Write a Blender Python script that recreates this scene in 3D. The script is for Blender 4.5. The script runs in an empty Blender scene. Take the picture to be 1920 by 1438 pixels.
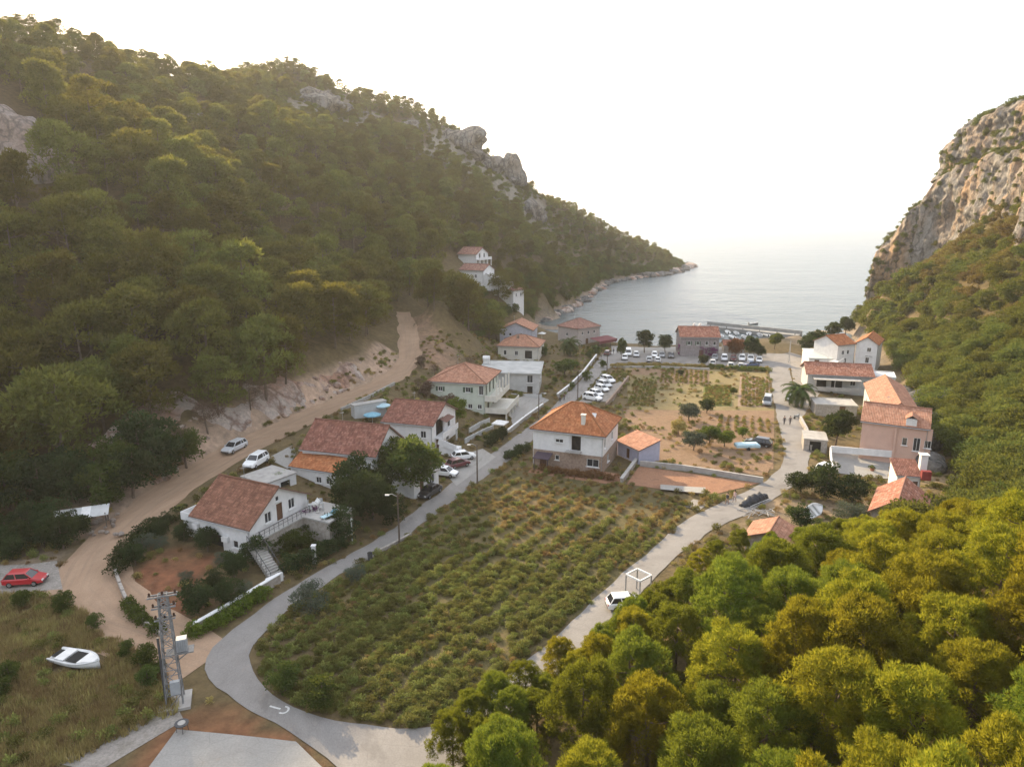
import bpy, bmesh, math, random
import numpy as np
from mathutils import Vector, Matrix

# ------------------------------------------------------------------ camera, sky, sun, exposure
SC = bpy.context.scene
COL = SC.collection
PITCH = math.radians(13.4)
FPX, CAMZ = 1330.0, 42.0
cam_d = bpy.data.cameras.new('camera'); cam = bpy.data.objects.new('camera', cam_d); COL.objects.link(cam)
cam.location = (0, 0, CAMZ); cam.rotation_euler = (math.pi/2 - PITCH, 0, 0)
cam_d.sensor_width = 36.0; cam_d.lens = FPX/1920*36.0; cam_d.clip_start = 0.5; cam_d.clip_end = 60000
SC.camera = cam
SUN_AZ, SUN_EL = math.radians(-28.5), math.radians(21.0)       # azimuth from +Y towards +X
wd = bpy.data.worlds.new('World'); SC.world = wd; wd.use_nodes = True
wn = wd.node_tree.nodes; wl = wd.node_tree.links
sky = wn.new('ShaderNodeTexSky'); sky.sky_type = 'NISHITA'; sky.sun_disc = False
sky.sun_elevation = SUN_EL; sky.sun_rotation = SUN_AZ
sky.air_density = 1.0; sky.dust_density = 3.0; sky.ozone_density = 1.0
wmx = wn.new('ShaderNodeMix'); wmx.data_type = 'RGBA'; wmx.inputs[0].default_value = 0.60          # thin bright overcast over the clear sky
wl.new(sky.outputs[0], wmx.inputs[6]); wmx.inputs[7].default_value = (5.5, 5.7, 6.1, 1)
wl.new(wmx.outputs[2], wn['Background'].inputs[0]); wn['Background'].inputs[1].default_value = 0.15
sun_d = bpy.data.lights.new('sun', 'SUN'); sun_d.energy = 5.0; sun_d.angle = math.radians(0.6); sun_d.color = (1.0, 0.79, 0.50)
sun = bpy.data.objects.new('sun', sun_d); COL.objects.link(sun)
sdir = Vector((math.sin(SUN_AZ)*math.cos(SUN_EL), math.cos(SUN_AZ)*math.cos(SUN_EL), math.sin(SUN_EL)))
sun.rotation_euler = sdir.to_track_quat('Z', 'Y').to_euler(); sun.location = sdir*300
vs = SC.view_settings; vs.view_transform = 'Standard'; vs.look = 'None'; vs.gamma = 1.0; vs.exposure = 1.1
SC.cycles.use_denoising = True; HAZE = 0.00015
SC.cycles.max_bounces = 6; SC.cycles.diffuse_bounces = 3; SC.cycles.glossy_bounces = 2; SC.cycles.transmission_bounces = 3
SC.cycles.transparent_max_bounces = 4; SC.cycles.volume_bounces = 0
rnd = random.Random(7); rng = np.random.default_rng(7)

# ------------------------------------------------------------------ pixels to places
SP, CP = math.sin(PITCH), math.cos(PITCH)
def W(px, py, z):
    u, v = (px-960)/FPX, (py-719)/FPX
    t = (CAMZ-z)/(v*CP+SP)
    return np.array([u*t, t*(CP-v*SP), z])
def Zat(py, y):                                  # height seen on image row py at forward distance y
    v = (py-719)/FPX
    return CAMZ - y*(v*CP+SP)/(CP-v*SP)
def pix(x, y, z):
    f = y*CP-(z-CAMZ)*SP; dn = -(y*SP+(z-CAMZ)*CP)
    return 960+FPX*x/f, 719+FPX*dn/f
def zv(y): return 4.2-2.6*np.clip((np.asarray(y, float)-55)/165, 0, 1)
def V(px, py):                                   # a point on the valley floor
    z = 3.5
    for _ in range(6): p = W(px, py, z); z = float(zv(p[1]))
    return p

def vnoise(x, y, s, seed=0):                     # smooth value noise, about -1..1
    x = np.asarray(x, float)/s; y = np.asarray(y, float)/s
    ix, iy = np.floor(x).astype(np.int64), np.floor(y).astype(np.int64); fx, fy = x-ix, y-iy
    def h(a, b):
        n = (a*374761393+b*668265263+seed*982451653) & 0x7fffffff
        n = ((n ^ (n >> 13))*1274126177) & 0x7fffffff
        return ((n ^ (n >> 16)) & 0xffff)/32767.5-1
    fx = fx*fx*(3-2*fx); fy = fy*fy*(3-2*fy)
    return (h(ix, iy)*(1-fx)+h(ix+1, iy)*fx)*(1-fy)+(h(ix, iy+1)*(1-fx)+h(ix+1, iy+1)*fx)*fy
def resample(P, step):
    P = np.asarray(P, float); d = np.r_[0, np.cumsum(np.linalg.norm(np.diff(P[:, :2], axis=0), axis=1))]
    n = max(2, int(d[-1]/step)+1); q = np.linspace(0, d[-1], n)
    return np.stack([np.interp(q, d, P[:, k]) for k in range(P.shape[1])], 1)
def inpoly(x, y, poly):
    x = np.asarray(x, float); y = np.asarray(y, float); r = np.zeros(x.shape, bool); n = len(poly)
    for i in range(n):
        x1, y1 = poly[i][:2]; x2, y2 = poly[(i+1) % n][:2]
        c = ((y1 > y) != (y2 > y)); r ^= c & (x < (x2-x1)*(y-y1)/((y2-y1) if y2 != y1 else 1e-9)+x1)
    return r

# ------------------------------------------------------------------ the lie of the land
STREET_L = [V(*p) for p in [(400,1215),(440,1178),(500,1130),(575,1085),(620,1060),(690,1022),(745,985),(800,942),(880,880),(940,838),(1010,788),(1075,728),(1110,690),(1125,668),(1140,656)]]
STREET_R = [V(*p) for p in [(470,1222),(500,1182),(552,1130),(612,1092),(662,1064),(715,1035),(765,1003),(835,950),(897,903),(950,868),(998,826),(1062,768),(1112,722),(1140,692),(1168,672)]]
BEND_O = [V(*p) for p in [(400,1215),(385,1245),(396,1275),(432,1312),(500,1350),(575,1392),(640,1450),(800,1470),(900,1420)]]
BEND_I = [V(*p) for p in [(500,1182),(470,1222),(474,1262),(510,1300),(560,1328),(640,1352),(760,1370),(825,1366),(862,1340)]]
RIGHT_L = [V(*p) for p in [(825,1366),(862,1340),(940,1282),(1030,1205),(1082,1155),(1130,1108),(1232,1022),(1285,974),(1380,930),(1432,904),(1466,878),(1470,842),(1460,795),(1450,745),(1443,700),(1440,684),(1440,668)]]
RIGHT_R = [V(*p) for p in [(900,1420),(960,1360),(1030,1290),(1090,1230),(1130,1185),(1185,1130),(1262,1048),(1322,1002),(1410,958),(1460,930),(1512,895),(1520,850),(1508,795),(1490,740),(1482,700),(1476,678),(1478,662)]]
DIRT_C = [(390,1240,4.15),(300,1205,4.25),(215,1165,4.45),(165,1115,4.8),(178,1060,5.2),(230,992,5.8),(325,915,6.8),(440,847,7.8),(560,790,8.6),(675,738,9.4),(745,705,10.0),(768,672,11.0),(767,632,12.8),(757,585,15.5)]
DIRT_C = np.array([W(*p) for p in DIRT_C])
DIRT_HW = np.array([3.2,3.6,4.4,4.4,3.6,3.0,2.8,3.0,2.6,2.4,2.5,2.6,2.4,2.0])
dd = np.gradient(DIRT_C[:, :2], axis=0); dd /= np.linalg.norm(dd, axis=1)[:, None]
DN = np.stack([-dd[:, 1], dd[:, 0]], 1)          # to the left when going up the road
DIRT_L = np.c_[DIRT_C[:, :2]+DN*DIRT_HW[:, None], DIRT_C[:, 2]]
DIRT_R = np.c_[DIRT_C[:, :2]-DN*DIRT_HW[:, None], DIRT_C[:, 2]]

CT = []
def ctl(P, step=None):
    P = np.asarray([list(map(float, p)) for p in P])
    CT.append(resample(P, step) if step else P)
for P in (STREET_L, STREET_R, RIGHT_L, RIGHT_R): ctl(P, 9)
ctl(BEND_O, 8)
ctl(DIRT_L, 6); ctl(DIRT_R, 6)
for gy in range(70, 221, 25):
    for gx in range(-5, 60, 16):
        xl = np.interp(gy, [p[1] for p in STREET_R], [p[0] for p in STREET_R])+4; xr = np.interp(gy, [p[1] for p in RIGHT_L], [p[0] for p in RIGHT_L])-4
        if xl < gx < xr: ctl([(gx, gy, zv(gy))])
# gardens and yards between street and dirt road
ctl([W(300,1060,4.9), W(320,1130,4.6), W(420,1110,4.6), W(400,1050,4.9), W(480,1075,4.8), W(560,1010,4.7), W(620,985,4.6), W(690,960,4.5), W(617,919,5.0), W(720,905,4.4), W(835,852,4.0), W(900,800,3.9), W(960,770,3.5), W(1000,742,3.4), W(940,672,3.4), W(1015,668,3.0), W(1060,690,2.8), W(900,680,6.0), W(860,720,6.5)])
ctl([W(250,1200,4.2), W(60,1200,4.5), W(150,1300,4.3), W(20,1400,4.3), W(300,1400,4.2), W(450,1430,4.2), W(700,1500,4.2), W(50,1090,4.9), W(150,985,6.0), W(60,1010,5.8), W(-150,1200,5), W(-100,1050,6)])
ctl([(-30,20,4.5),(0,25,4.5),(-60,30,5),(-30,-40,6),(-100,20,9)])
# cut bank above the dirt road, then the hill
BANK = np.c_[DIRT_C[:, :2]+DN*(DIRT_HW[:, None]+3.2), DIRT_C[:, 2]+2.9][6:12]
ctl(BANK, 6)
RIDGE = np.array([(-260,120,96),(-205,190,100),(-166,252,102),(-168,312,98),(-152,343,98),(-150,386,103),(-126,431,121),(-84,458,107),(-28,485,91),(3,497,66),(20,503,52),(55,532,37),(85,556,27),(112,575,14)], float)
ctl(RIDGE, 14)
ctl(RIDGE[:-1]+np.array([-55, 70, -45]), 40)
ctl(RIDGE[2:-1]+np.array([-120, 180, -110]), 60)
SHORE_L = np.array([(6,262,0),(11,285,0),(22,315,0),(34,352,0),(47,400,0),(61,451,0),(84,485,0),(111,511,0),(128,545,0),(146,592,0),(150,612,0),(125,645,0),(60,700,0),(-60,760,0)], float)
ctl(SHORE_L, 14)
ctl(SHORE_L[:10]+np.array([14,-6,-6]), 30); ctl(SHORE_L[9:]+np.array([30,30,-10]), 40)
ctl([W(880,500,23.3), W(850,512,22.5), W(905,530,18.5), W(950,562,13.3), W(985,580,6.5), W(820,560,20.5), W(860,600,14.5), W(900,640,8.0), W(800,640,13.5), W(1020,545,11), W(1060,520,13)])
FOOTL = [(-78,80,7.5),(-66,88,7.5),(-55,94,8.0)]
ctl(FOOTL)
ctl([(-5,219,3.2),(7,216,2.8),(7,228,3.2),(-6,229,5.5)])
# mid slope of the left hill
for f, r in [((-66,88,8),(-205,190,98)), ((-50,100,10),(-166,260,100)), ((-42,118,12),(-152,343,98)), ((-34,150,14),(-126,431,119)), ((-34,200,17),(-84,458,105)), ((-18,262,22),(-28,485,90)), ((15,330,8),(20,503,54)), ((40,400,6),(40,520,44)), ((75,500,8),(85,556,27))]:
    f, r = np.array(f, float), np.array(r, float)
    for s in (.25, .5, .75): ctl([f+(r-f)*s+np.array([0, 0, 3.0*math.sin(s*math.pi)])])
# right side: spur in the foreground, then the slope under the cliff
RFOOT = np.array([(-12,28,4.3),(-4,40,4.3),(9,55,4.3),(20,66,4.2),(34,74,4.1),(49,80,4.0),(63,92,3.8),(71,110,3.6),(79,128,3.3),(86,145,3.1),(93,162,2.9),(101,182,2.7),(110,205,2.3),(118,235,2.0),(128,262,2.0)], float)
ctl(RFOOT, 8)
ctl([(12,28,7.5),(24,48,8.0),(36,60,8.0),(52,70,8.5),(12,5,12),(40,40,15),(70,60,16),(76,84,11),(100,80,26),(60,10,30),(120,30,42),(30,-40,22),(86,108,11),(105,110,22.5),(140,110,44),(102,148,12),(118,150,25),(145,150,47),(114,182,11),(130,185,28),(123,213,12),(138,220,27),(124,245,11),(145,250,25),(200,100,85),(210,180,95),(260,250,120),(240,0,95),(300,120,130)])
ctl([(139,282,0),(147,304,0),(165,325,0),(200,345,0),(260,370,0),(330,400,0)])
ctl([(165,290,18),(190,310,20),(240,330,40),(160,265,28),(180,280,40)])
ctl([(140,310,-6),(150,345,-8),(250,420,-12)])
# harbour front
QUAY = [W(1140,650,0), W(1200,653,0), W(1268,655,0), W(1350,650,0), W(1420,643,0), W(1490,637,0), W(1535,622,0)]
ctl([tuple(p[:2])+(1.3,) for p in QUAY])
ctl([(p[0]-1, p[1]+5, -2.5) for p in QUAY]); ctl([(p[0], p[1]+30, -6) for p in QUAY])
ctl([W(1050,612,1.0), W(1030,600,0.3), W(1100,632,1.6), W(1118,640,1.4)]); ctl([(40,255,-3),(60,300,-6),(70,350,-7)])
ctl([(400,600,-20),(300,800,-20),(100,900,-20),(-500,900,-30),(-500,300,40),(-400,0,60),(400,0,140),(450,300,150)])
C = np.concatenate(CT)
_, ui = np.unique(np.round(C[:, :2]/1.2).astype(int), axis=0, return_index=True); C = C[np.sort(ui)]
def kern(r2): return np.sqrt(r2+9.0)
D2 = ((C[:, None, :2]-C[None, :, :2])**2).sum(2); n = len(C)
A = np.zeros((n+3, n+3)); A[:n, :n] = -kern(D2)+np.eye(n)*0.15; A[:n, n] = 1; A[:n, n+1:] = C[:, :2]; A[n, :n] = 1; A[n+1:, :n] = C[:, :2].T
sol = np.linalg.solve(A, np.r_[C[:, 2], 0, 0, 0])
def axis(lo, a, b, hi, fine, coarse):
    return np.r_[np.arange(lo, a-1e-6, coarse), np.arange(a, b, fine), np.arange(b, hi+1e-6, coarse)]
GX = axis(-410, -80, 98, 350, 1.5, 5.0); GY = axis(-60, 24, 250, 790, 1.5, 5.0)
XX, YY = np.meshgrid(GX, GY); flat = np.stack([XX.ravel(), YY.ravel()], 1); Z = np.empty(len(flat))
for i in range(0, len(flat), 8000):
    q = flat[i:i+8000]; Z[i:i+8000] = -kern(((q[:, None]-C[None, :, :2])**2).sum(2))@sol[:n]+sol[n]+q@sol[n+1:]
hx, hy = flat[:, 0], flat[:, 1]
xl = np.interp(hy, [86,104,121,150,190,240,290,352,451,513,592], [-52,-48,-40,-31,-37,-25,0,24,48,95,125])
hill = np.clip((xl-hx)/18, 0, 1)+np.clip((hx-np.interp(hy, RFOOT[:, 1], RFOOT[:, 0])-8)/20, 0, 1); hill = np.clip(hill, 0, 1)
hill *= np.clip((hy-20)/30, 0, 1)
Z += hill*(3.2*vnoise(hx, hy, 46, 1)+1.8*vnoise(hx, hy, 21, 2)+0.9*vnoise(hx, hy, 9, 3))
wob = np.clip((Z-0.1)/1.5, 0, 1); Z += wob*0.05*vnoise(hx, hy, 5, 4)
ZG = Z.reshape(XX.shape)
def H(x, y):
    x = np.clip(np.asarray(x, float), GX[0], GX[-1]-1e-3); y = np.clip(np.asarray(y, float), GY[0], GY[-1]-1e-3)
    i = np.searchsorted(GX, x, 'right')-1; j = np.searchsorted(GY, y, 'right')-1
    fx = (x-GX[i])/(GX[i+1]-GX[i]); fy = (y-GY[j])/(GY[j+1]-GY[j])
    return (ZG[j, i]*(1-fx)+ZG[j, i+1]*fx)*(1-fy)+(ZG[j+1, i]*(1-fx)+ZG[j+1, i+1]*fx)*fy
def G(px, py, tmax=900):                          # where the line of sight meets the land
    u, v = (px-960)/FPX, (py-719)/FPX
    t = np.arange(25, tmax, 0.25); x, y, z = u*t, t*(CP-v*SP), CAMZ-t*(v*CP+SP)
    k = np.argmax(z < np.maximum(H(x, y), 0.0)); return np.array([x[k], y[k], float(max(H(x[k], y[k]), 0))])

# ------------------------------------------------------------------ materials
MATS = {}
def nd(nt, t, **kw):
    n = nt.nodes.new(t)
    for k, v in kw.items():
        if k in n.inputs: n.inputs[k].default_value = v
        else: setattr(n, k, v)
    return n
def noise(nt, co, scale, detail=4, rough=.55, dim=None):
    n = nd(nt, 'ShaderNodeTexNoise'); n.inputs['Scale'].default_value = scale; n.inputs['Detail'].default_value = detail; n.inputs['Roughness'].default_value = rough
    nt.links.new(co, n.inputs['Vector']); return n.outputs['Fac']
def ramp(nt, fac, stops):
    r = nd(nt, 'ShaderNodeValToRGB'); e = r.color_ramp.elements
    while len(e) < len(stops): e.new(.5)
    for el, (p, c) in zip(e, stops): el.position = p; el.color = (*c, 1) if len(c) == 3 else c
    nt.links.new(fac, r.inputs[0]); return r.outputs[0]
def mix(nt, fac, a, b, mode='MIX'):
    m = nd(nt, 'ShaderNodeMix', data_type='RGBA', blend_type=mode)
    for s, k in ((fac, 0), (a, 6), (b, 7)):
        if hasattr(s, 'node'): nt.links.new(s, m.inputs[k])
        else: m.inputs[k].default_value = s if k == 0 else ((*s, 1) if len(s) == 3 else s)
    return m.outputs[2]
def bumpn(nt, h, dist, strength=1.0):
    b = nd(nt, 'ShaderNodeBump'); b.inputs['Strength'].default_value = strength; b.inputs['Distance'].default_value = dist
    nt.links.new(h, b.inputs['Height']); return b.outputs[0]
def newmat(name):
    m = bpy.data.materials.new(name); m.use_nodes = True; MATS[name] = m
    nt = m.node_tree; return m, nt, nt.nodes['Principled BSDF']
def M(name, c1, c2=None, scale=3.0, rough=.85, bump=0.0, bscale=None, spec=.25, metal=0.0, lo=.35, hi=.65, dirt=0.0):
    if name in MATS: return MATS[name]
    m, nt, b = newmat(name); tc = nd(nt, 'ShaderNodeTexCoord').outputs['Object']
    c2 = c2 or tuple(x*.82 for x in c1)
    f = noise(nt, tc, scale); col = ramp(nt, f, [(lo, c1), (hi, c2)])
    if dirt:
        d = noise(nt, tc, .7, 6, .7); col = mix(nt, ramp(nt, d, [(.48, (0,0,0)), (.75, (dirt,)*3)]), col, tuple(x*.45 for x in c1))
    nt.links.new(col, b.inputs['Base Color']); b.inputs['Roughness'].default_value = rough; b.inputs['Specular IOR Level'].default_value = spec; b.inputs['Metallic'].default_value = metal
    if bump: nt.links.new(bumpn(nt, noise(nt, tc, bscale or scale*3, 5), bump), b.inputs['Normal'])
    return m

def mat_ground():
    m, nt, b = newmat('land'); tc = nd(nt, 'ShaderNodeTexCoord').outputs['Object']
    z = nd(nt, 'ShaderNodeAttribute', attribute_name='zone').outputs['Color']
    n1 = noise(nt, tc, .9, 8, .65); n2 = noise(nt, tc, .12, 6, .6)
    col = mix(nt, 1.0, z, ramp(nt, n1, [(.25, (.55,.55,.55)), (.75, (1.4,1.35,1.25))]), 'MULTIPLY')
    col = mix(nt, 1.0, col, ramp(nt, n2, [(.3, (.75,.78,.75)), (.7, (1.2,1.15,1.1))]), 'MULTIPLY')
    nt.links.new(col, b.inputs['Base Color']); b.inputs['Roughness'].default_value = .95; b.inputs['Specular IOR Level'].default_value = .1
    nt.links.new(bumpn(nt, noise(nt, tc, 1.6, 8, .7), .25), b.inputs['Normal']); return m
def mat_rock(name='limestone', base=(.40,.37,.33), warm=(.50,.36,.24), dark=(.13,.12,.11)):
    m, nt, b = newmat(name); tc = nd(nt, 'ShaderNodeTexCoord').outputs['Object']
    mp = nd(nt, 'ShaderNodeMapping'); mp.inputs['Scale'].default_value = (1, 1, .35); nt.links.new(tc, mp.inputs[0]); v = mp.outputs[0]
    col = mix(nt, ramp(nt, noise(nt, v, .09, 5, .6), [(.45, (0,0,0)), (.62, (1,1,1))]), base, warm)
    col = mix(nt, ramp(nt, noise(nt, v, .35, 8, .7), [(.50, (0,0,0)), (.68, (.9,.9,.9))]), col, dark)
    wv = nd(nt, 'ShaderNodeMapping'); wv.inputs['Scale'].default_value = (1, 1, .22); nt.links.new(tc, wv.inputs[0])
    vo = nd(nt, 'ShaderNodeTexVoronoi', feature='DISTANCE_TO_EDGE'); vo.inputs['Scale'].default_value = .22; wq = nd(nt, 'ShaderNodeVectorMath', operation='MULTIPLY_ADD'); nx_ = nd(nt, 'ShaderNodeTexNoise'); nx_.inputs['Scale'].default_value = .5; nx_.inputs['Detail'].default_value = 4; nt.links.new(tc, nx_.inputs['Vector'])
    nt.links.new(nx_.outputs['Color'], wq.inputs[0]); wq.inputs[1].default_value = (3,3,3); nt.links.new(wv.outputs[0], wq.inputs[2]); nt.links.new(wq.outputs[0], vo.inputs['Vector'])
    col = mix(nt, ramp(nt, vo.outputs['Distance'], [(.0, (.85,.85,.85)), (.10, (0,0,0))]), col, dark)
    col = mix(nt, 1.0, col, ramp(nt, noise(nt, tc, 2.2, 6, .7), [(.3, (.7,.7,.7)), (.7, (1.25,1.25,1.25))]), 'MULTIPLY')
    nt.links.new(col, b.inputs['Base Color']); b.inputs['Roughness'].default_value = .95; b.inputs['Specular IOR Level'].default_value = .15
    nt.links.new(bumpn(nt, noise(nt, v, .9, 9, .75), 1.2), b.inputs['Normal']); return m
def mat_road(name, c1, c2, tracks=0.0, tc_col=(.2,.15,.11), bump=.02):
    m, nt, b = newmat(name); uv = nd(nt, 'ShaderNodeUVMap').outputs[0]
    n1 = noise(nt, uv, .35, 6, .65); n2 = noise(nt, uv, 6, 4, .6)
    col = ramp(nt, n1, [(.3, c1), (.7, c2)])
    col = mix(nt, 1.0, col, ramp(nt, n2, [(.25, (.84,.84,.84)), (.75, (1.12,1.12,1.12))]), 'MULTIPLY')
    if not tracks:
        st = noise(nt, uv, .12, 5, .7); col = mix(nt, ramp(nt, st, [(.55, (0,0,0)), (.62, (.55,.55,.55))]), col, tuple(x*.72 for x in c1))
        vo = nd(nt, 'ShaderNodeTexVoronoi', feature='DISTANCE_TO_EDGE'); vo.inputs['Scale'].default_value = .28; nt.links.new(uv, vo.inputs['Vector']); col = mix(nt, ramp(nt, vo.outputs['Distance'], [(.0, (.28,.28,.28)), (.008, (0,0,0))]), col, tuple(x*.5 for x in c1))
        br = noise(nt, uv, .5, 7, .75); col = mix(nt, ramp(nt, br, [(.58, (0,0,0)), (.8, (.6,.6,.6))]), col, (.34,.26,.19))
    if tracks:
        mp = nd(nt, 'ShaderNodeMapping'); mp.inputs['Scale'].default_value = (1.3, .06, 1); nt.links.new(uv, mp.inputs[0])
        col = mix(nt, ramp(nt, noise(nt, mp.outputs[0], 1.0, 5, .6), [(.47, (0,0,0)), (.66, (tracks,)*3)]), col, tc_col)
    nt.links.new(col, b.inputs['Base Color']); b.inputs['Roughness'].default_value = .9; b.inputs['Specular IOR Level'].default_value = .2
    nt.links.new(bumpn(nt, noise(nt, uv, 3, 6, .6), bump), b.inputs['Normal']); return m
def mat_field(name, c1, c2, c3, rows=0.0, rowdir=0.0, scale=.5):
    m, nt, b = newmat(name); tc = nd(nt, 'ShaderNodeTexCoord').outputs['Object']
    col = ramp(nt, noise(nt, tc, scale, 7, .65), [(.3, c1), (.5, c2), (.7, c3)])
    col = mix(nt, 1.0, col, ramp(nt, noise(nt, tc, 5, 5, .7), [(.25, (.65,.65,.65)), (.75, (1.25,1.25,1.25))]), 'MULTIPLY')
    nt.links.new(col, b.inputs['Base Color']); b.inputs['Roughness'].default_value = .95; b.inputs['Specular IOR Level'].default_value = .1
    h = noise(nt, tc, 3, 6, .7)
    nt.links.new(bumpn(nt, h, .12), b.inputs['Normal']); return m
def mat_leaf(name, dark, light, trans=.38, tint=(.30,.32,.03), var=.5, glow=1.0):
    m, nt, b = newmat(name); nt.nodes.remove(b); out = nt.nodes['Material Output']
    at = nd(nt, 'ShaderNodeAttribute', attribute_name='tint').outputs['Fac']; oi = nd(nt, 'ShaderNodeObjectInfo').outputs['Random']
    col = mix(nt, at, dark, light)
    hs = nd(nt, 'ShaderNodeHueSaturation'); nt.links.new(col, hs.inputs['Color'])
    def mr(lo, hi, k):
        r = nd(nt, 'ShaderNodeMapRange'); r.inputs[3].default_value = lo; r.inputs[4].default_value = hi; nt.links.new(oi, r.inputs[0]); nt.links.new(r.outputs[0], hs.inputs[k])
    mr(.5-.03*var, .5+.045*var, 'Hue'); mr(1-.35*var, 1+.6*var, 'Value')
    d = nd(nt, 'ShaderNodeBsdfDiffuse'); t = nd(nt, 'ShaderNodeBsdfTranslucent'); mx = nd(nt, 'ShaderNodeMixShader'); mx.inputs[0].default_value = trans
    nt.links.new(hs.outputs[0], d.inputs[0])
    tcol = mix(nt, .5, hs.outputs[0], tint); nt.links.new(tcol, t.inputs[0])
    nt.links.new(d.outputs[0], mx.inputs[1]); nt.links.new(t.outputs[0], mx.inputs[2]); nt.links.new(mx.outputs[0], out.inputs[0]); return m
def mat_tiles(name, c1, c2, c3, pitch=.24, row=.38):
    m, nt, b = newmat(name); uv = nd(nt, 'ShaderNodeUVMap').outputs[0]
    sp = nd(nt, 'ShaderNodeSeparateXYZ'); nt.links.new(uv, sp.inputs[0])
    def mth(op, a, bb=None):
        k = nd(nt, 'ShaderNodeMath', operation=op)
        for i, s in enumerate((a, bb)):
            if s is None: continue
            if hasattr(s, 'node'): nt.links.new(s, k.inputs[i])
            else: k.inputs[i].default_value = s
        return k.outputs[0]
    ux = mth('DIVIDE', sp.outputs[0], pitch); uy = mth('DIVIDE', sp.outputs[1], row)
    cx = nd(nt, 'ShaderNodeCombineXYZ'); nt.links.new(mth('FLOOR', ux), cx.inputs[0]); nt.links.new(mth('FLOOR', uy), cx.inputs[1])
    wn_ = nd(nt, 'ShaderNodeTexWhiteNoise', noise_dimensions='2D'); nt.links.new(cx.outputs[0], wn_.inputs['Vector'])
    col = ramp(nt, wn_.outputs['Value'], [(.0, c1), (.55, c2), (.95, c3)])
    col = mix(nt, 1.0, col, ramp(nt, noise(nt, uv, .8, 6, .7), [(.3, (.6,.6,.6)), (.7, (1.2,1.2,1.2))]), 'MULTIPLY')
    fr = mth('FRACT', uy); edge = ramp(nt, fr, [(.0, (.55,.55,.55)), (.16, (1,1,1))]); col = mix(nt, .8, col, edge, 'MULTIPLY')
    nt.links.new(col, b.inputs['Base Color']); b.inputs['Roughness'].default_value = .85; b.inputs['Specular IOR Level'].default_value = .2
    hgt = mth('ADD', mth('ABSOLUTE', mth('SINE', mth('MULTIPLY', ux, math.pi))), mth('MULTIPLY', fr, -.5))
    nt.links.new(bumpn(nt, hgt, .07), b.inputs['Normal']); return m
def mat_water():
    m, nt, b = newmat('sea_water'); tc = nd(nt, 'ShaderNodeTexCoord').outputs['Object']
    mp = nd(nt, 'ShaderNodeMapping'); mp.inputs['Scale'].default_value = (.55, 1.0, 1); mp.inputs['Rotation'].default_value = (0,0,.15); nt.links.new(tc, mp.inputs[0])
    b.inputs['Base Color'].default_value = (.07,.095,.10,1); b.inputs['Roughness'].default_value = .22; b.inputs['IOR'].default_value = 1.33; b.inputs['Specular IOR Level'].default_value = .38
    h1 = noise(nt, mp.outputs[0], .22, 6, .6); h2 = noise(nt, mp.outputs[0], .03, 3, .5)
    a = nd(nt, 'ShaderNodeMath', operation='MULTIPLY_ADD'); nt.links.new(h2, a.inputs[0]); a.inputs[1].default_value = 2.0; nt.links.new(h1, a.inputs[2])
    nt.links.new(bumpn(nt, a.outputs[0], 1.0, .9), b.inputs['Normal']); return m

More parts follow.
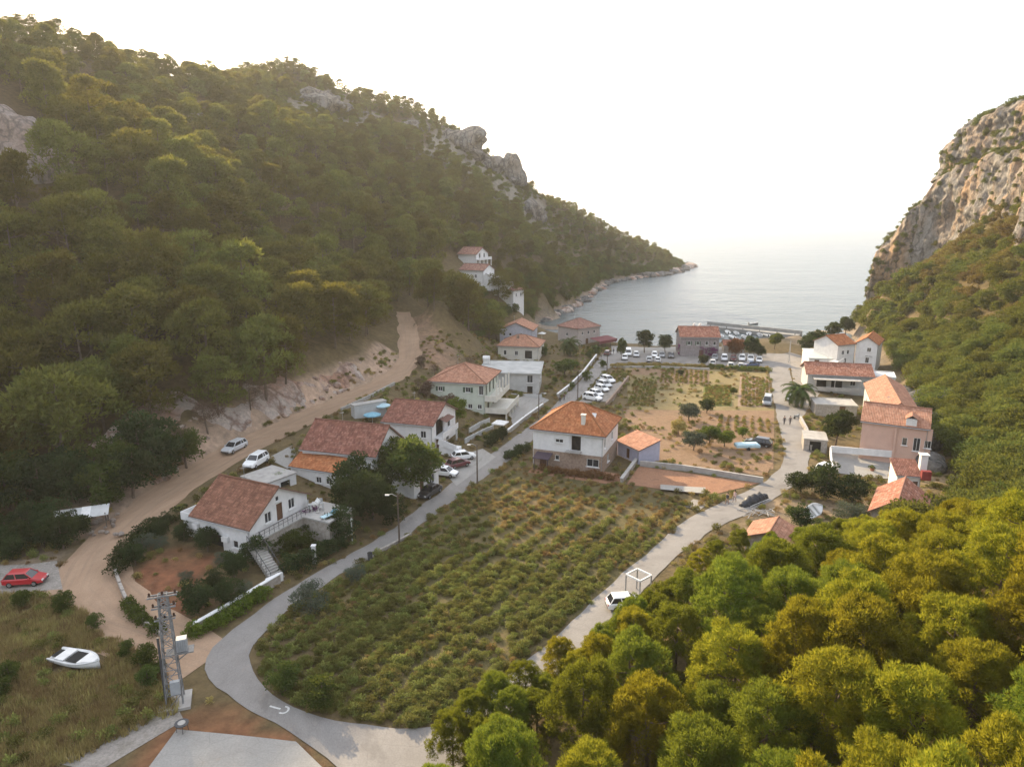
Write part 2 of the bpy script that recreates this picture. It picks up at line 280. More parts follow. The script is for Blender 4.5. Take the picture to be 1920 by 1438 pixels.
# ------------------------------------------------------------------ mesh helpers
class MB:
    def __init__(s): s.v, s.f, s.uv, s.mi, s.cm = [], [], [], [], 0
    def add(s, vs, fs, uvs=None, mi=None):
        k = len(s.v); s.v += [tuple(map(float, p)) for p in vs]
        for i, f in enumerate(fs):
            s.f.append(tuple(k+j for j in f)); s.uv.append(uvs[i] if uvs else None); s.mi.append(s.cm if mi is None else mi)
        return s
    def box(s, c, d, rz=0, taper=1.0, M4=None):
        x, y, z = d[0]/2, d[1]/2, d[2]/2; P = []
        for sz in (-1, 1):
            k = 1 if sz < 0 else taper
            for sx, sy in ((-1,-1),(1,-1),(1,1),(-1,1)): P.append(Vector((sx*x*k, sy*y*k, sz*z)))
        R = M4 if M4 else Matrix.Rotation(rz, 3, 'Z')
        P = [R@p+Vector(c) for p in P]
        return s.add(P, [(3,2,1,0),(4,5,6,7),(0,1,5,4),(1,2,6,5),(2,3,7,6),(3,0,4,7)])
    def bar(s, a, b, w, h=None):
        a, b = Vector(a), Vector(b); d = b-a; L = d.length
        if L < 1e-6: return s
        return s.box((a+b)/2, (w, h or w, L), M4=d.to_track_quat('Z', 'Y').to_matrix())
    def tube(s, pts, rs, n=8, cap=True):
        pts = [Vector(p) for p in pts]; rs = rs if hasattr(rs, '__len__') else [rs]*len(pts); P, F = [], []
        for i, p in enumerate(pts):
            d = (pts[min(i+1, len(pts)-1)]-pts[max(i-1, 0)]).normalized(); q = d.to_track_quat('Z', 'Y')
            for k in range(n): P.append(p+q@Vector((math.cos(2*math.pi*k/n)*rs[i], math.sin(2*math.pi*k/n)*rs[i], 0)))
        for i in range(len(pts)-1):
            for k in range(n): F.append((i*n+k, i*n+(k+1) % n, (i+1)*n+(k+1) % n, (i+1)*n+k))
        if cap: F += [tuple(range(n))[::-1], tuple(range((len(pts)-1)*n, len(pts)*n))]
        return s.add(P, F)
    def loft(s, secs, cap=True):
        n = len(secs[0]); P = [p for q in secs for p in q]; F = []
        for i in range(len(secs)-1):
            for k in range(n): F.append((i*n+k, i*n+(k+1) % n, (i+1)*n+(k+1) % n, (i+1)*n+k))
        if cap: F += [tuple(range(n))[::-1], tuple(range((len(secs)-1)*n, len(secs)*n))]
        return s.add(P, F)
    def prism(s, poly, z0, z1):
        n = len(poly); P = [(p[0], p[1], z0) for p in poly]+[(p[0], p[1], z1) for p in poly]
        return s.add(P, [tuple(range(n))[::-1], tuple(range(n, 2*n))]+[(i, (i+1) % n, n+(i+1) % n, n+i) for i in range(n)])
    def mesh(s, name, mats):
        me = bpy.data.meshes.new(name); me.from_pydata(s.v, [], s.f)
        for m in (mats if isinstance(mats, (list, tuple)) else [mats]): me.materials.append(m)
        if any(u is not None for u in s.uv):
            ul = me.uv_layers.new(name='UVMap'); k = 0
            for f, u in zip(s.f, s.uv):
                for j in range(len(f)):
                    if u is not None: ul.data[k].uv = u[j]
                    k += 1
        me.polygons.foreach_set('material_index', s.mi); me.update(); return me
    def build(s, name, mats, parent=None, smooth=False, loc=None, rz=None):
        me = s.mesh(name, mats)
        if smooth: me.polygons.foreach_set('use_smooth', [True]*len(me.polygons))
        return link(name, me, parent, loc, rz)
def link(name, me, parent=None, loc=None, rz=None):
    o = bpy.data.objects.new(name, me); COL.objects.link(o); o.parent = parent
    if loc is not None: o.location = loc
    if rz is not None: o.rotation_euler = (0, 0, rz)
    return o
def tag(o, label=None, cat=None, group=None, kind=None):
    for k, v in (('label', label), ('category', cat), ('group', group), ('kind', kind)):
        if v: o[k] = v
    return o
def thing(name, label, cat, loc=(0,0,0), rz=0, group=None):
    o = bpy.data.objects.new(name, None); COL.objects.link(o); o.empty_display_size = .3
    o.location = loc; o.rotation_euler = (0, 0, rz); return tag(o, label, cat, group)
def copy_tree(o, parent=None):
    c = o.copy(); COL.objects.link(c); c.parent = parent
    for ch in o.children: copy_tree(ch, c)
    return c
def fastmesh(name, verts, quads, mat, tint=None, smooth=False):
    verts = np.asarray(verts, np.float32); quads = np.asarray(quads, np.int32); k = quads.shape[1]
    me = bpy.data.meshes.new(name); me.vertices.add(len(verts)); me.vertices.foreach_set('co', verts.ravel())
    me.loops.add(quads.size); me.loops.foreach_set('vertex_index', quads.ravel())
    me.polygons.add(len(quads)); me.polygons.foreach_set('loop_start', np.arange(0, quads.size, k, dtype=np.int32))
    try: me.polygons.foreach_set('loop_total', np.full(len(quads), k, np.int32))
    except Exception: pass
    if smooth: me.polygons.foreach_set('use_smooth', [True]*len(quads))
    me.update(calc_edges=True); me.validate()
    if tint is not None:
        a = me.attributes.new('tint', 'FLOAT', 'FACE'); a.data.foreach_set('value', np.asarray(tint, np.float32))
    for m in (mat if isinstance(mat, (list, tuple)) else [mat]): me.materials.append(m)
    return me

# ------------------------------------------------------------------ land, sea, roads, fields
mat_ground(); mat_rock(); mat_water()
def zones(x, y, z):
    base = np.tile(np.array([.135,.105,.06]), (len(x), 1))
    gz = np.gradient(ZG, GY, GX); slope = np.hypot(*gz).ravel()
    def put(mask, c, a=1.0):
        w = (np.asarray(mask, float)*a)[:, None]; base[:] = base*(1-w)+np.array(c)*w
    put(hill, (.085,.062,.036)); put(np.clip((slope-.85)/.35, 0, 1)*(hill > .3)*(x < 40), (.14,.115,.09)); put((x > 60)*hill, (.10,.08,.04))
    rk = np.zeros(len(x)); f = y*CP-(z-CAMZ)*SP; u = 960+FPX*x/np.maximum(f, 1); v = 719+FPX*(-(y*SP+(z-CAMZ)*CP))/np.maximum(f, 1)
    nn = vnoise(x, y, 17, 9)*.5+vnoise(x, y, 7, 10)*.4
    for cx, cy, rx, ry in OUTCROPS: rk = np.maximum(rk, np.clip(1.6-((u-cx)/rx)**2-((v-cy)/ry)**2+nn*1.1, 0, 1)*(f > 60)*(x < 150))
    put(rk, (.20,.185,.165))
    put(np.clip((2.6-z)/1.4, 0, 1)*((y > 222) | (x > 100)), (.24,.20,.17))
    bank = np.zeros(len(x)); P = resample(np.c_[(DIRT_L[5:12, :2]+BANKOFF[5:12])], 2)
    for p in P: bank = np.maximum(bank, np.clip(2.2-np.hypot(x-p[0], y-p[1])/1.6, 0, 1))
    put(bank, (.42,.31,.25), .9)
    for poly, c in REDSOIL: put(inpoly(x, y, poly)*(.75+.3*vnoise(x, y, 3, 5)).clip(0, 1), c)
    return base, rk
OUTCROPS = [(595,200,62,30),(690,225,34,20),(850,275,62,34),(950,345,36,54),(998,402,28,38),(905,312,46,30),(770,240,34,18),(360,212,24,18),(1205,508,42,12)]
BANKOFF = DN*1.9
REDSOIL = [([G(*p) for p in [(772,590),(815,612),(850,650),(868,700),(790,692),(778,640)]], (.27,.18,.135)),
           ([V(*p) for p in [(420,1310),(560,1400),(620,1460),(240,1460),(330,1345)]], (.24,.12,.07)),
           ([V(*p) for p in [(250,1080),(330,1040),(400,1060),(380,1150),(300,1170),(245,1130)]], (.20,.09,.055)),
           ([V(*p) for p in [(1640,700),(1760,700),(1780,900),(1660,940)]], (.22,.17,.11)),
           ([V(*p) for p in [(1380,940),(1640,930),(1720,990),(1400,1020)]], (.26,.2,.14)),
           ([V(*p) for p in [(0,1080),(110,1050),(150,1110),(60,1140),(0,1135)]], (.30,.24,.19)),
           ([V(*p) for p in [(130,985),(190,955),(235,985),(190,1040)]], (.25,.2,.17))]
nx, ny = len(GX), len(GY)
idx = np.arange(nx*ny).reshape(ny, nx); quads = np.stack([idx[:-1,:-1], idx[:-1,1:], idx[1:,1:], idx[1:,:-1]], -1).reshape(-1, 4)
gm = fastmesh('ground', np.c_[hx, hy, ZG.ravel()], quads, MATS['land'], smooth=True)
zc, ROCKMASK = zones(hx, hy, ZG.ravel())
ca = gm.attributes.new('zone', 'FLOAT_COLOR', 'POINT'); ca.data.foreach_set('color', np.c_[zc, np.ones(len(zc))].astype(np.float32).ravel())
tag(link('ground', gm), kind='structure', label='sloping limestone valley floor and wooded hillsides')
sv = [(-40000,-200,0),(40000,-200,0),(40000,50000,0),(-40000,50000,0)]
tag(MB().add(sv, [(0,1,2,3)]).build('sea', MATS['sea_water']), kind='structure')

def strip(name, Lp, Rp, mat, off=.05, na=5, step=1.5, kind='structure', parent=None, rough=0.0):
    Lp, Rp = np.asarray(Lp, float)[:, :2], np.asarray(Rp, float)[:, :2]
    def par(P): d = np.r_[0, np.cumsum(np.linalg.norm(np.diff(P, axis=0), axis=1))]; return d/d[-1], d[-1]
    tl, ll = par(Lp); tr, lr = par(Rp); ns = max(3, int(max(ll, lr)/step)+1); q = np.linspace(0, 1, ns)
    L2 = np.stack([np.interp(q, tl, Lp[:, k]) for k in (0, 1)], 1); R2 = np.stack([np.interp(q, tr, Rp[:, k]) for k in (0, 1)], 1)
    w = np.linspace(0, 1, na+1); P = L2[:, None]*(1-w[None, :, None])+R2[:, None]*w[None, :, None]
    if rough: 
        e = vnoise(P[:, 0, 0], P[:, 0, 1], 2.5, 8)*rough; P[:, 0] += ((P[:, 0]-P[:, 1])/np.linalg.norm(P[:, 0]-P[:, 1], axis=1)[:, None])*e[:, None]
        e = vnoise(P[:, -1, 0], P[:, -1, 1], 2.5, 9)*rough; P[:, -1] += ((P[:, -1]-P[:, -2])/np.linalg.norm(P[:, -1]-P[:, -2], axis=1)[:, None])*e[:, None]
    z = H(P[..., 0], P[..., 1])+off; Vv = np.dstack([P, z[..., None]]).reshape(-1, 3)
    id_ = np.arange(len(Vv)).reshape(ns, na+1); Q = np.stack([id_[:-1,:-1], id_[:-1,1:], id_[1:,1:], id_[1:,:-1]], -1).reshape(-1, 4)
    me = fastmesh(name, Vv, Q[:, ::-1], mat, smooth=True)
    uvv = np.stack([np.broadcast_to(np.linalg.norm(L2-R2, axis=1)[:, None]*w[None], (ns, na+1)), np.broadcast_to((q*ll)[:, None], (ns, na+1))], -1).reshape(-1, 2)
    ul = me.uv_layers.new(name='UVMap'); li = np.empty(len(me.loops), np.int32); me.loops.foreach_get('vertex_index', li); ul.data.foreach_set('uv', uvv[li].astype(np.float32).ravel())
    return tag(link(name, me, parent), kind=kind if not parent else None)
mat_road('asphalt', (.205,.19,.178), (.265,.25,.235)); mat_road('dirt', (.40,.275,.185), (.31,.205,.135), tracks=.4, bump=.06); mat_road('concrete', (.27,.255,.235), (.34,.325,.30))
strip('street', STREET_L, STREET_R, MATS['asphalt'], .05, rough=.35)
strip('road_bend', BEND_O, BEND_I, MATS['asphalt'], .062, rough=.3)
strip('lane', RIGHT_L, RIGHT_R, MATS['asphalt'], .056, rough=.3)
strip('dirt_road', DIRT_L, DIRT_R, MATS['dirt'], .045, 6, 1.5, rough=.5)

# ------------------------------------------------------------------ plants
def leaves(clumps, nper, size, asp, up=.5, spread=.8, seed=0, flat=.75, low=-.45, tri=False):
    r = np.random.default_rng(seed); c = np.asarray([k[:3] for k in clumps], float); rad = np.asarray([k[3] for k in clumps], float)
    cnt = np.maximum(8, (nper*(rad/rad.mean())**1.6).astype(int)); ci = np.repeat(np.arange(len(c)), cnt); N = len(ci)
    d = r.normal(size=(N, 3)); d[:, 2] = np.abs(d[:, 2])*np.where(r.random(N) < .2, -1, 1); d /= np.linalg.norm(d, axis=1)[:, None]
    d[:, 2] = np.maximum(d[:, 2], low)
    rr = rad[ci]*(1.08-.5*r.random(N)**1.4)
    p = c[ci]+d*rr[:, None]*np.array([1, 1, flat])
    ax = d+np.array([0, 0, up])+r.normal(size=(N, 3))*spread; ax /= np.linalg.norm(ax, axis=1)[:, None]
    wv = np.cross(ax, r.normal(size=(N, 3))); wv /= np.linalg.norm(wv, axis=1)[:, None]+1e-9
    s = size*(.65+.7*r.random(N)); a = ax*s[:, None]; b = wv*(s*asp*.5)[:, None]
    if tri: Vv = np.stack([p-b, p+b, p+a], 1).reshape(-1, 3); Q = np.arange(3*N).reshape(-1, 3)
    else: Vv = np.stack([p-b*.6, p+a*.5-b, p+a, p+a*.5+b], 1).reshape(-1, 3); Q = np.arange(4*N).reshape(-1, 4)
    ct = r.random(len(c)); t = np.clip(ct[ci]*.65+r.random(N)*.35, 0, 1)
    return Vv, Q, t
def pine_clumps(seed, h, R, n, r0, r1, base=.35):
    r = random.Random(seed); out = []; lean = (r.uniform(-.5,.5), r.uniform(-.5,.5)); ph = r.uniform(0, 6)
    for i in range(n):
        s = r.random()**.75; z = h*(base+(1-base)*s)
        prof = math.sin(min(1, .18+.82*(1-s)**.8)*math.pi*.62)            # wide below, rounded top
        a = r.uniform(0, 2*math.pi); k = R*prof*(.35+.65*math.sqrt(r.random()))*(1+.22*math.sin(a*3+ph))
        out.append((k*math.cos(a)+lean[0]*s, k*math.sin(a)+lean[1]*s, z-r0*.5, r.uniform(r0, r1)))
    out.append((lean[0], lean[1], h-r1*.6, r1*.9)); return out
def round_clumps(seed, h, R, n, r0, r1, base=.35, squash=1.0):
    r = random.Random(seed); out = []; cz = h*(1+base)/2; hz = h*(1-base)/2*squash
    for i in range(n):
        d = Vector((r.gauss(0,1), r.gauss(0,1), r.gauss(0,1))).normalized(); k = r.uniform(.45, .92)
        out.append((d.x*R*k, d.y*R*k, cz+d.z*hz*k, r.uniform(r0, r1)))
    return out
mat_leaf('pine_leaf', (.034,.042,.016), (.15,.142,.040), .42, (.34,.29,.03), var=1.15); mat_leaf('pine_leaf_sun_tinted', (.060,.074,.012), (.205,.190,.022), .48, (.56,.48,.03), var=.9)  # foreground pine leaf: sunlight put into a brighter, yellower leaf colour
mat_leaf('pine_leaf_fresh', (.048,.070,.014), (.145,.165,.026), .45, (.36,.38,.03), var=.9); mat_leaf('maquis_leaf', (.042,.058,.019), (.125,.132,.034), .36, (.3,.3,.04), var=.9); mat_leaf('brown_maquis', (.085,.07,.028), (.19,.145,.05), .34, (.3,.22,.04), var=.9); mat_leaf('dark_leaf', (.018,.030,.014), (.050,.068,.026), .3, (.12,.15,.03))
mat_leaf('tree_leaf', (.035,.058,.018), (.085,.11,.03), .36, (.24,.27,.04)); mat_leaf('olive_leaf', (.07,.085,.06), (.13,.15,.11), .25, (.15,.17,.08))
mat_leaf('weed_leaf', (.095,.105,.030), (.235,.215,.068), .3, (.22,.22,.05), var=.9); mat_leaf('straw_leaf', (.20,.15,.065), (.34,.26,.12), .3, (.35,.26,.1), var=.8); mat_leaf('dry_leaf', (.21,.14,.058), (.36,.26,.115), .3, (.3,.2,.06), var=.8)
mat_leaf('hedge_leaf', (.06,.10,.02), (.15,.19,.03), .35, (.3,.33,.04)); mat_leaf('bloom', (.13,.03,.11), (.26,.07,.22), .35, (.3,.1,.25)); mat_leaf('palm_leaf', (.035,.055,.02), (.08,.105,.035), .25, (.2,.22,.04))
mat_leaf('rust_leaf', (.13,.055,.03), (.2,.1,.05), .3, (.25,.1,.05)); mat_leaf('white_bloom', (.3,.32,.24), (.6,.6,.5), .2, (.5,.5,.4)); mat_leaf('dead_leaf', (.10,.065,.05), (.17,.12,.09), .2, (.2,.12,.08))
BARK = M('bark', (.11,.08,.06), (.17,.13,.10), 3, .95, .05)
def trunk_mesh(seed, h, R, r0, limbs=6, base=.3, dead=False):
    r = random.Random(seed+99); mb = MB(); b = (r.uniform(-.4,.4), r.uniform(-.4,.4))
    P = [(0,0,-1.2),(0,0,.2),(b[0]*.5,b[1]*.5,h*.35),(b[0],b[1],h*.7),(b[0]*1.2,b[1]*1.2,h*.92)]
    mb.tube(P, [r0*1.3, r0, r0*.75, r0*.4, r0*.15], 7)
    for i in range(limbs):
        s = base+(.85-base)*(i+.5)/limbs; a = i*2.4+r.uniform(-.4,.4); q = (b[0]*s, b[1]*s, h*s); L = R*(.85-.4*s)*r.uniform(.8,1.1)
        e = (q[0]+L*math.cos(a), q[1]+L*math.sin(a), q[2]+L*.35); m_ = ((q[0]+e[0])/2, (q[1]+e[1])/2, (q[2]+e[2])/2-.1*L)
        mb.tube([q, m_, e], [r0*.4, r0*.28, r0*.1], 5)
    return mb.mesh('trunk', BARK)
VAR = {}
def variant(kind, i):
    key = (kind, i)
    if key in VAR: return VAR[key]
    sd = hash(kind) % 1 + i*17+len(kind)*131
    if kind == 'pine':
        cl = pine_clumps(sd, 11, 3.9, 44, .75, 1.5, .28); g = leaves(cl, 95, .58, .34, .5, .8, sd); tr = trunk_mesh(sd, 11, 3.6, .2); mt = 'pine_leaf'
    elif kind == 'near_pine':
        cl = pine_clumps(sd, 10, 3.6, 190, .30, .68, .2); g = leaves(cl, 170, .27, .24, .9, .7, sd, tri=True, flat=1.0); tr = trunk_mesh(sd, 10, 3.4, .19, 9); mt = 'pine_leaf_sun_tinted'
    elif kind == 'maquis':
        cl = round_clumps(sd, 2.8, 1.9, 16, .6, 1.0, -.1); g = leaves(cl, 75, .36, .5, .4, .9, sd); tr = None; mt = 'maquis_leaf'
    elif kind == 'drymaquis':
        cl = round_clumps(sd, 1.8, 1.5, 13, .45, .8, -.1); g = leaves(cl, 70, .34, .4, .5, .9, sd); tr = None; mt = 'brown_maquis'
    elif kind == 'near_maquis':
        cl = round_clumps(sd, 3.4, 2.2, 24, .55, 1.0, -.05); g = leaves(cl, 160, .25, .45, .4, .9, sd); tr = None; mt = 'maquis_leaf'
    elif kind == 'round':
        cl = round_clumps(sd, 6, 2.7, 34, .6, 1.05, .3); g = leaves(cl, 150, .34, .55, .3, .9, sd); tr = trunk_mesh(sd, 6, 2.6, .17, 7, .35); mt = 'tree_leaf'
    elif kind == 'dark':
        cl = round_clumps(sd, 6, 2.6, 30, .65, 1.1, .1); g = leaves(cl, 130, .36, .5, .3, .9, sd); tr = trunk_mesh(sd, 6, 2.4, .16, 6, .2); mt = 'dark_leaf'
    elif kind == 'olive':
        cl = round_clumps(sd, 3.2, 1.9, 24, .5, .85, .1); g = leaves(cl, 150, .22, .32, .4, .9, sd); tr = trunk_mesh(sd, 3.2, 1.7, .14, 5, .2); mt = 'olive_leaf'
    elif kind == 'dead':
        cl = round_clumps(sd, 5, 2.2, 26, .5, .9, .2); g = leaves(cl, 45, .4, .16, .8, .6, sd); tr = trunk_mesh(sd, 5, 2.4, .12, 9, .2); mt = 'dead_leaf'
    elif kind == 'weed':
        cl = round_clumps(sd, .8, .6, 11, .3, .46, -.2)+[(0,0,.35,.55)]; g = leaves(cl, 26, .24, .42, .9, .6, sd); tr = None; mt = 'weed_leaf'
    elif kind == 'dryweed':
        cl = round_clumps(sd, .7, .6, 8, .25, .42, -.2)+[(0,0,.3,.5)]; g = leaves(cl, 24, .28, .3, 1.0, .5, sd); tr = None; mt = 'dry_leaf'
    elif kind == 'grass':
        r = np.random.default_rng(sd); c = [(r.uniform(-.6,.6), r.uniform(-.6,.6), -.05, .12) for _ in range(22)]; g = leaves(c, 9, .55, .12, 2.2, .35, sd, tri=True, low=0); tr = None; mt = 'straw_leaf'
    cm = fastmesh(kind+'_crown', g[0], g[1], MATS[mt], g[2]); VAR[key] = (cm, tr); return VAR[key]
NV = {'pine': 8, 'near_pine': 7, 'maquis': 5, 'near_maquis': 4, 'drymaquis': 4, 'round': 4, 'dark': 4, 'olive': 3, 'dead': 3, 'weed': 5, 'dryweed': 4, 'grass': 4}
FIRST = {}
def plant(kind, name, label, cat, loc, s=1.0, sz=None, group=None, i=None, mat=None, sink=.15):
    i = rnd.randrange(NV[kind]) if i is None else i; cm, tr = variant(kind, i)
    if mat:
        k2 = (kind, i, mat)
        if k2 not in VAR: c2 = cm.copy(); c2.materials[0] = MATS[mat]; VAR[k2] = c2
        cm = VAR[k2]
    loc = (loc[0], loc[1], loc[2]-sink); sc = (s*rnd.uniform(.93,1.07), s*rnd.uniform(.93,1.07), sz or s); rz = rnd.uniform(0, 6.28)
    if tr is None:
        o = link(name, cm, None, loc, rz); o.scale = sc; tag(o, label, cat, group); FIRST.setdefault((kind, i), o); return o
    t = thing(name, label, cat, loc, rz, group); t.scale = sc
    link('trunk', tr, t); c = link('crown', cm, t); FIRST.setdefault((kind, i), c); return t
def loose(o):                                               # one of the scattered plants of an uncountable mass
    for k in ('label', 'category', 'group'):
        if k in o: del o[k]
    o['kind'] = 'stuff'; return o
def mass(name, label, pts, scl, kinds, zs=None):            # an uncountable mass: one object, instances on points
    pts = np.asarray(pts, np.float32); N = len(pts); me = bpy.data.meshes.new(name); me.vertices.add(N); me.vertices.foreach_set('co', pts.ravel())
    src = []
    for k in kinds:
        for i in range(NV[k]):
            if (k, i) in FIRST: src.append(FIRST[(k, i)])
    r = np.random.default_rng(N)
    a = me.attributes.new('scl', 'FLOAT_VECTOR', 'POINT'); sc = np.repeat(np.asarray(scl, np.float32)[:, None], 3, 1)*r.uniform(.9, 1.12, (N, 3)); a.data.foreach_set('vector', sc.astype(np.float32).ravel())
    a = me.attributes.new('rot', 'FLOAT_VECTOR', 'POINT'); ro = np.zeros((N, 3), np.float32); ro[:, 2] = r.uniform(0, 6.28, N); a.data.foreach_set('vector', ro.ravel())
    a = me.attributes.new('pick', 'INT', 'POINT'); a.data.foreach_set('value', r.integers(0, len(src), N).astype(np.int32))
    o = tag(link(name, me), label=label, kind='stuff')
    ng = bpy.data.node_groups.new(name, 'GeometryNodeTree'); ng.interface.new_socket('Geometry', in_out='INPUT', socket_type='NodeSocketGeometry'); ng.interface.new_socket('Geometry', in_out='OUTPUT', socket_type='NodeSocketGeometry')
    gi, go = ng.nodes.new('NodeGroupInput'), ng.nodes.new('NodeGroupOutput'); iop = ng.nodes.new('GeometryNodeInstanceOnPoints'); ji = ng.nodes.new('GeometryNodeJoinGeometry')
    for s_ in reversed(src):
        oi = ng.nodes.new('GeometryNodeObjectInfo'); oi.transform_space = 'ORIGINAL'; oi.inputs['Object'].default_value = s_; oi.inputs['As Instance'].default_value = True
        ng.links.new(oi.outputs['Geometry'], ji.inputs[0])
    def attr(nm, t):
        n_ = ng.nodes.new('GeometryNodeInputNamedAttribute'); n_.data_type = t; n_.inputs['Name'].default_value = nm; return n_.outputs[0]
    iop.inputs['Pick Instance'].default_value = True
    ng.links.new(gi.outputs[0], iop.inputs['Points']); ng.links.new(ji.outputs[0], iop.inputs['Instance']); ng.links.new(attr('pick', 'INT'), iop.inputs['Instance Index'])
    ng.links.new(attr('rot', 'FLOAT_VECTOR'), iop.inputs['Rotation']); ng.links.new(attr('scl', 'FLOAT_VECTOR'), iop.inputs['Scale']); ng.links.new(iop.outputs[0], go.inputs[0])
    md = o.modifiers.new('scatter', 'NODES'); md.node_group = ng; return o
def scatter(x0, x1, y0, y1, n, mind, ok, seed=1):
    r = np.random.default_rng(seed); cell = {}; out = []
    xs, ys = r.uniform(x0, x1, n), r.uniform(y0, y1, n); good = ok(xs, ys)
    for x, y, m in zip(xs[good], ys[good], mind(xs[good], ys[good])):
        k = (int(x//8), int(y//8)); hit = False
        for i in (-1, 0, 1):
            for j in (-1, 0, 1):
                for q in cell.get((k[0]+i, k[1]+j), ()):
                    if (q[0]-x)**2+(q[1]-y)**2 < m*m: hit = True; break
                if hit: break
            if hit: break
        if not hit: cell.setdefault(k, []).append((x, y)); out.append((x, y))
    return np.array(out)
RMG = ROCKMASK.reshape(ZG.shape)
def rockat(x, y):
    i = np.clip(np.searchsorted(GX, x, 'right')-1, 0, len(GX)-2); j = np.clip(np.searchsorted(GY, y, 'right')-1, 0, len(GY)-2); return RMG[j, i]
def inview(x, y, z, m=80):
    f = y*CP-(z-CAMZ)*SP; u = 960+FPX*x/np.maximum(f, 1); v = 719-FPX*(y*SP+(z-CAMZ)*CP)/np.maximum(f, 1)
    return (f > 12) & (u > -m) & (u < 1920+m) & (v > -m) & (v < 1438+m*1.5)
CLEAR = []                                          # (x, y, radius) kept free of forest trees
for p, w_ in zip(resample(DIRT_C, 2), np.interp(np.linspace(0, 1, len(resample(DIRT_C, 2))), np.linspace(0, 1, len(DIRT_HW)), DIRT_HW)): CLEAR.append((p[0], p[1], w_+2.6))
for px, py, z, r in [(870,490,23.3,9),(890,525,19,9),(950,555,13.5,8),(905,500,22,5),(870,530,18.5,6)]: p = W(px, py, z); CLEAR.append((p[0], p[1], r))
def clear(x, y):
    k = np.ones(len(x), bool)
    for cx, cy, r in CLEAR: k &= (x-cx)**2+(y-cy)**2 > r*r
    return k
VIEWS = [(842,898,466,500,262),(846,915,500,545,250),(930,965,537,566,240)]
BANKLINE = np.array(sorted(map(tuple, np.c_[DIRT_L[5:, 1], DIRT_L[5:, 0]]), key=lambda t: t[0]))
def lefthill(x, y):
    xb = np.interp(y, [60,75,86,100,121,150,172,200,230,262,288,320,352,451,513,560,600], [-95,-80,-60,-47,-38,-29,-14,-9,-3,4,8,18,30,57,107,126,130])
    z = H(x, y); f = y*CP-(z-CAMZ)*SP; u = 960+FPX*x/np.maximum(f, 1); v = 719-FPX*(y*SP+(z-CAMZ)*CP)/np.maximum(f, 1)
    free = inpoly(u, v, [(735,572),(775,578),(842,630),(872,690),(905,720),(760,740),(738,690)]) & (y > 120)
    free |= inpoly(u, v, [(-90,150),(10,158),(52,195),(88,250),(108,318),(104,352),(-90,372)]) & (y > 110)
    for x0, x1, v0, v1, ym in VIEWS: free |= (u > x0-14) & (u < x1+14) & (v > v0) & (v-np.where(y > 160, 60, 60) < v1-4) & (y < ym)
    return (x < xb) & (y > 74) & ~free
dl = lambda x, y: np.interp(np.hypot(x, y), [90,200,420,600], [6.2,5.8,5.2,4.4])
F1 = scatter(-330, 130, 70, 640, 42000, dl, lambda x, y: lefthill(x, y) & (H(x, y) > 2.2) & inview(x, y, H(x, y)+6) & clear(x, y) & (rockat(x, y) < .45+.5*(vnoise(x, y, 5, 33))), 3)
z1 = H(F1[:, 0], F1[:, 1]); RY = np.interp(F1[:, 0], RIDGE[:, 0][np.argsort(RIDGE[:, 0])], RIDGE[:, 1][np.argsort(RIDGE[:, 0])])
d1 = np.hypot(F1[:, 0], F1[:, 1]); s1 = np.interp(d1, [90,180,330,500], [1.22,1.0,.72,.5])*rng.uniform(.75, 1.25, len(F1)); s1 *= 1-.45*np.clip(rockat(F1[:, 0], F1[:, 1]), 0, 1)
s1 *= np.where(vnoise(F1[:, 0], F1[:, 1], 30, 41) > .55, .8, 1)
order = np.argsort(-s1/d1); big = order[:250]; rest = order[250:]
ORD = 'first second third fourth fifth sixth seventh eighth ninth tenth eleventh twelfth thirteenth fourteenth fifteenth sixteenth seventeenth eighteenth nineteenth twentieth'.split()
def ordn(i):
    if i < 20: return ORD[i]
    t_ = ['twent', 'thirt', 'fort', 'fift', 'sixt'][(i+1)//10-2]; return t_+'ieth' if (i+1) % 10 == 0 else t_+'y-'+ORD[(i+1) % 10-1]
def by_column(P, z, marks, text):                 # label: which column (below or above a landmark), which one up the column
    f = P[:, 1]*CP-(z-CAMZ)*SP; u = 960+FPX*P[:, 0]/np.maximum(f, 1); v = 719-FPX*(P[:, 1]*SP+(z-CAMZ)*CP)/np.maximum(f, 1)
    col = np.argmin(np.abs(u[:, None]-np.array([m[0] for m in marks])[None]), 1); out = [None]*len(P)
    for c in range(len(marks)):
        ids = [i for i in np.argsort(-v) if col[i] == c]
        for k, i in enumerate(ids): out[i] = text % (ordn(k), marks[c][1])
    return out
LAND = [(0,'the left picture edge'),(47,'the red car'),(110,'the rubble heap'),(160,'the stranded boat'),(215,'the dirt road bend'),(270,'the stones of the garden wall'),(325,'the lattice power pole'),(380,'the brown roof'),(438,'the silver estate car'),(480,'the white car on the garage'),(540,'the outdoor steps'),(600,'the plain orange roof'),(660,'the garden lamp'),(720,'the blue parasols'),(775,'the large street tree'),(840,'the topmost hillside house'),(890,'the pale green house'),(950,'the lowest hillside house')]
LBL = by_column(F1[big], z1[big], LAND, '%s pine up the left hillside in line with %s')
for k, lb in zip(big, LBL):
    plant('pine', 'pine_tree', lb, 'tree', (*F1[k], z1[k]), s1[k], s1[k]*rnd.uniform(.85,1.2), 'pines on the left hillside')
mass('pine_forest', 'dense pine forest covering the upper left hillside and headland', np.c_[F1[rest], z1[rest]-.2], s1[rest], ['pine'])
F4 = scatter(-320, 140, 150, 640, 16000, lambda x, y: 3.4+0*x, lambda x, y: lefthill(x, y) & (H(x, y) > 3) & inview(x, y, H(x, y)+3) & clear(x, y) & (rng.random(len(x)) < .05+.75*(np.hypot(x, y) > 330)), 13)
GP_ = lambda px, py: G(px, py)
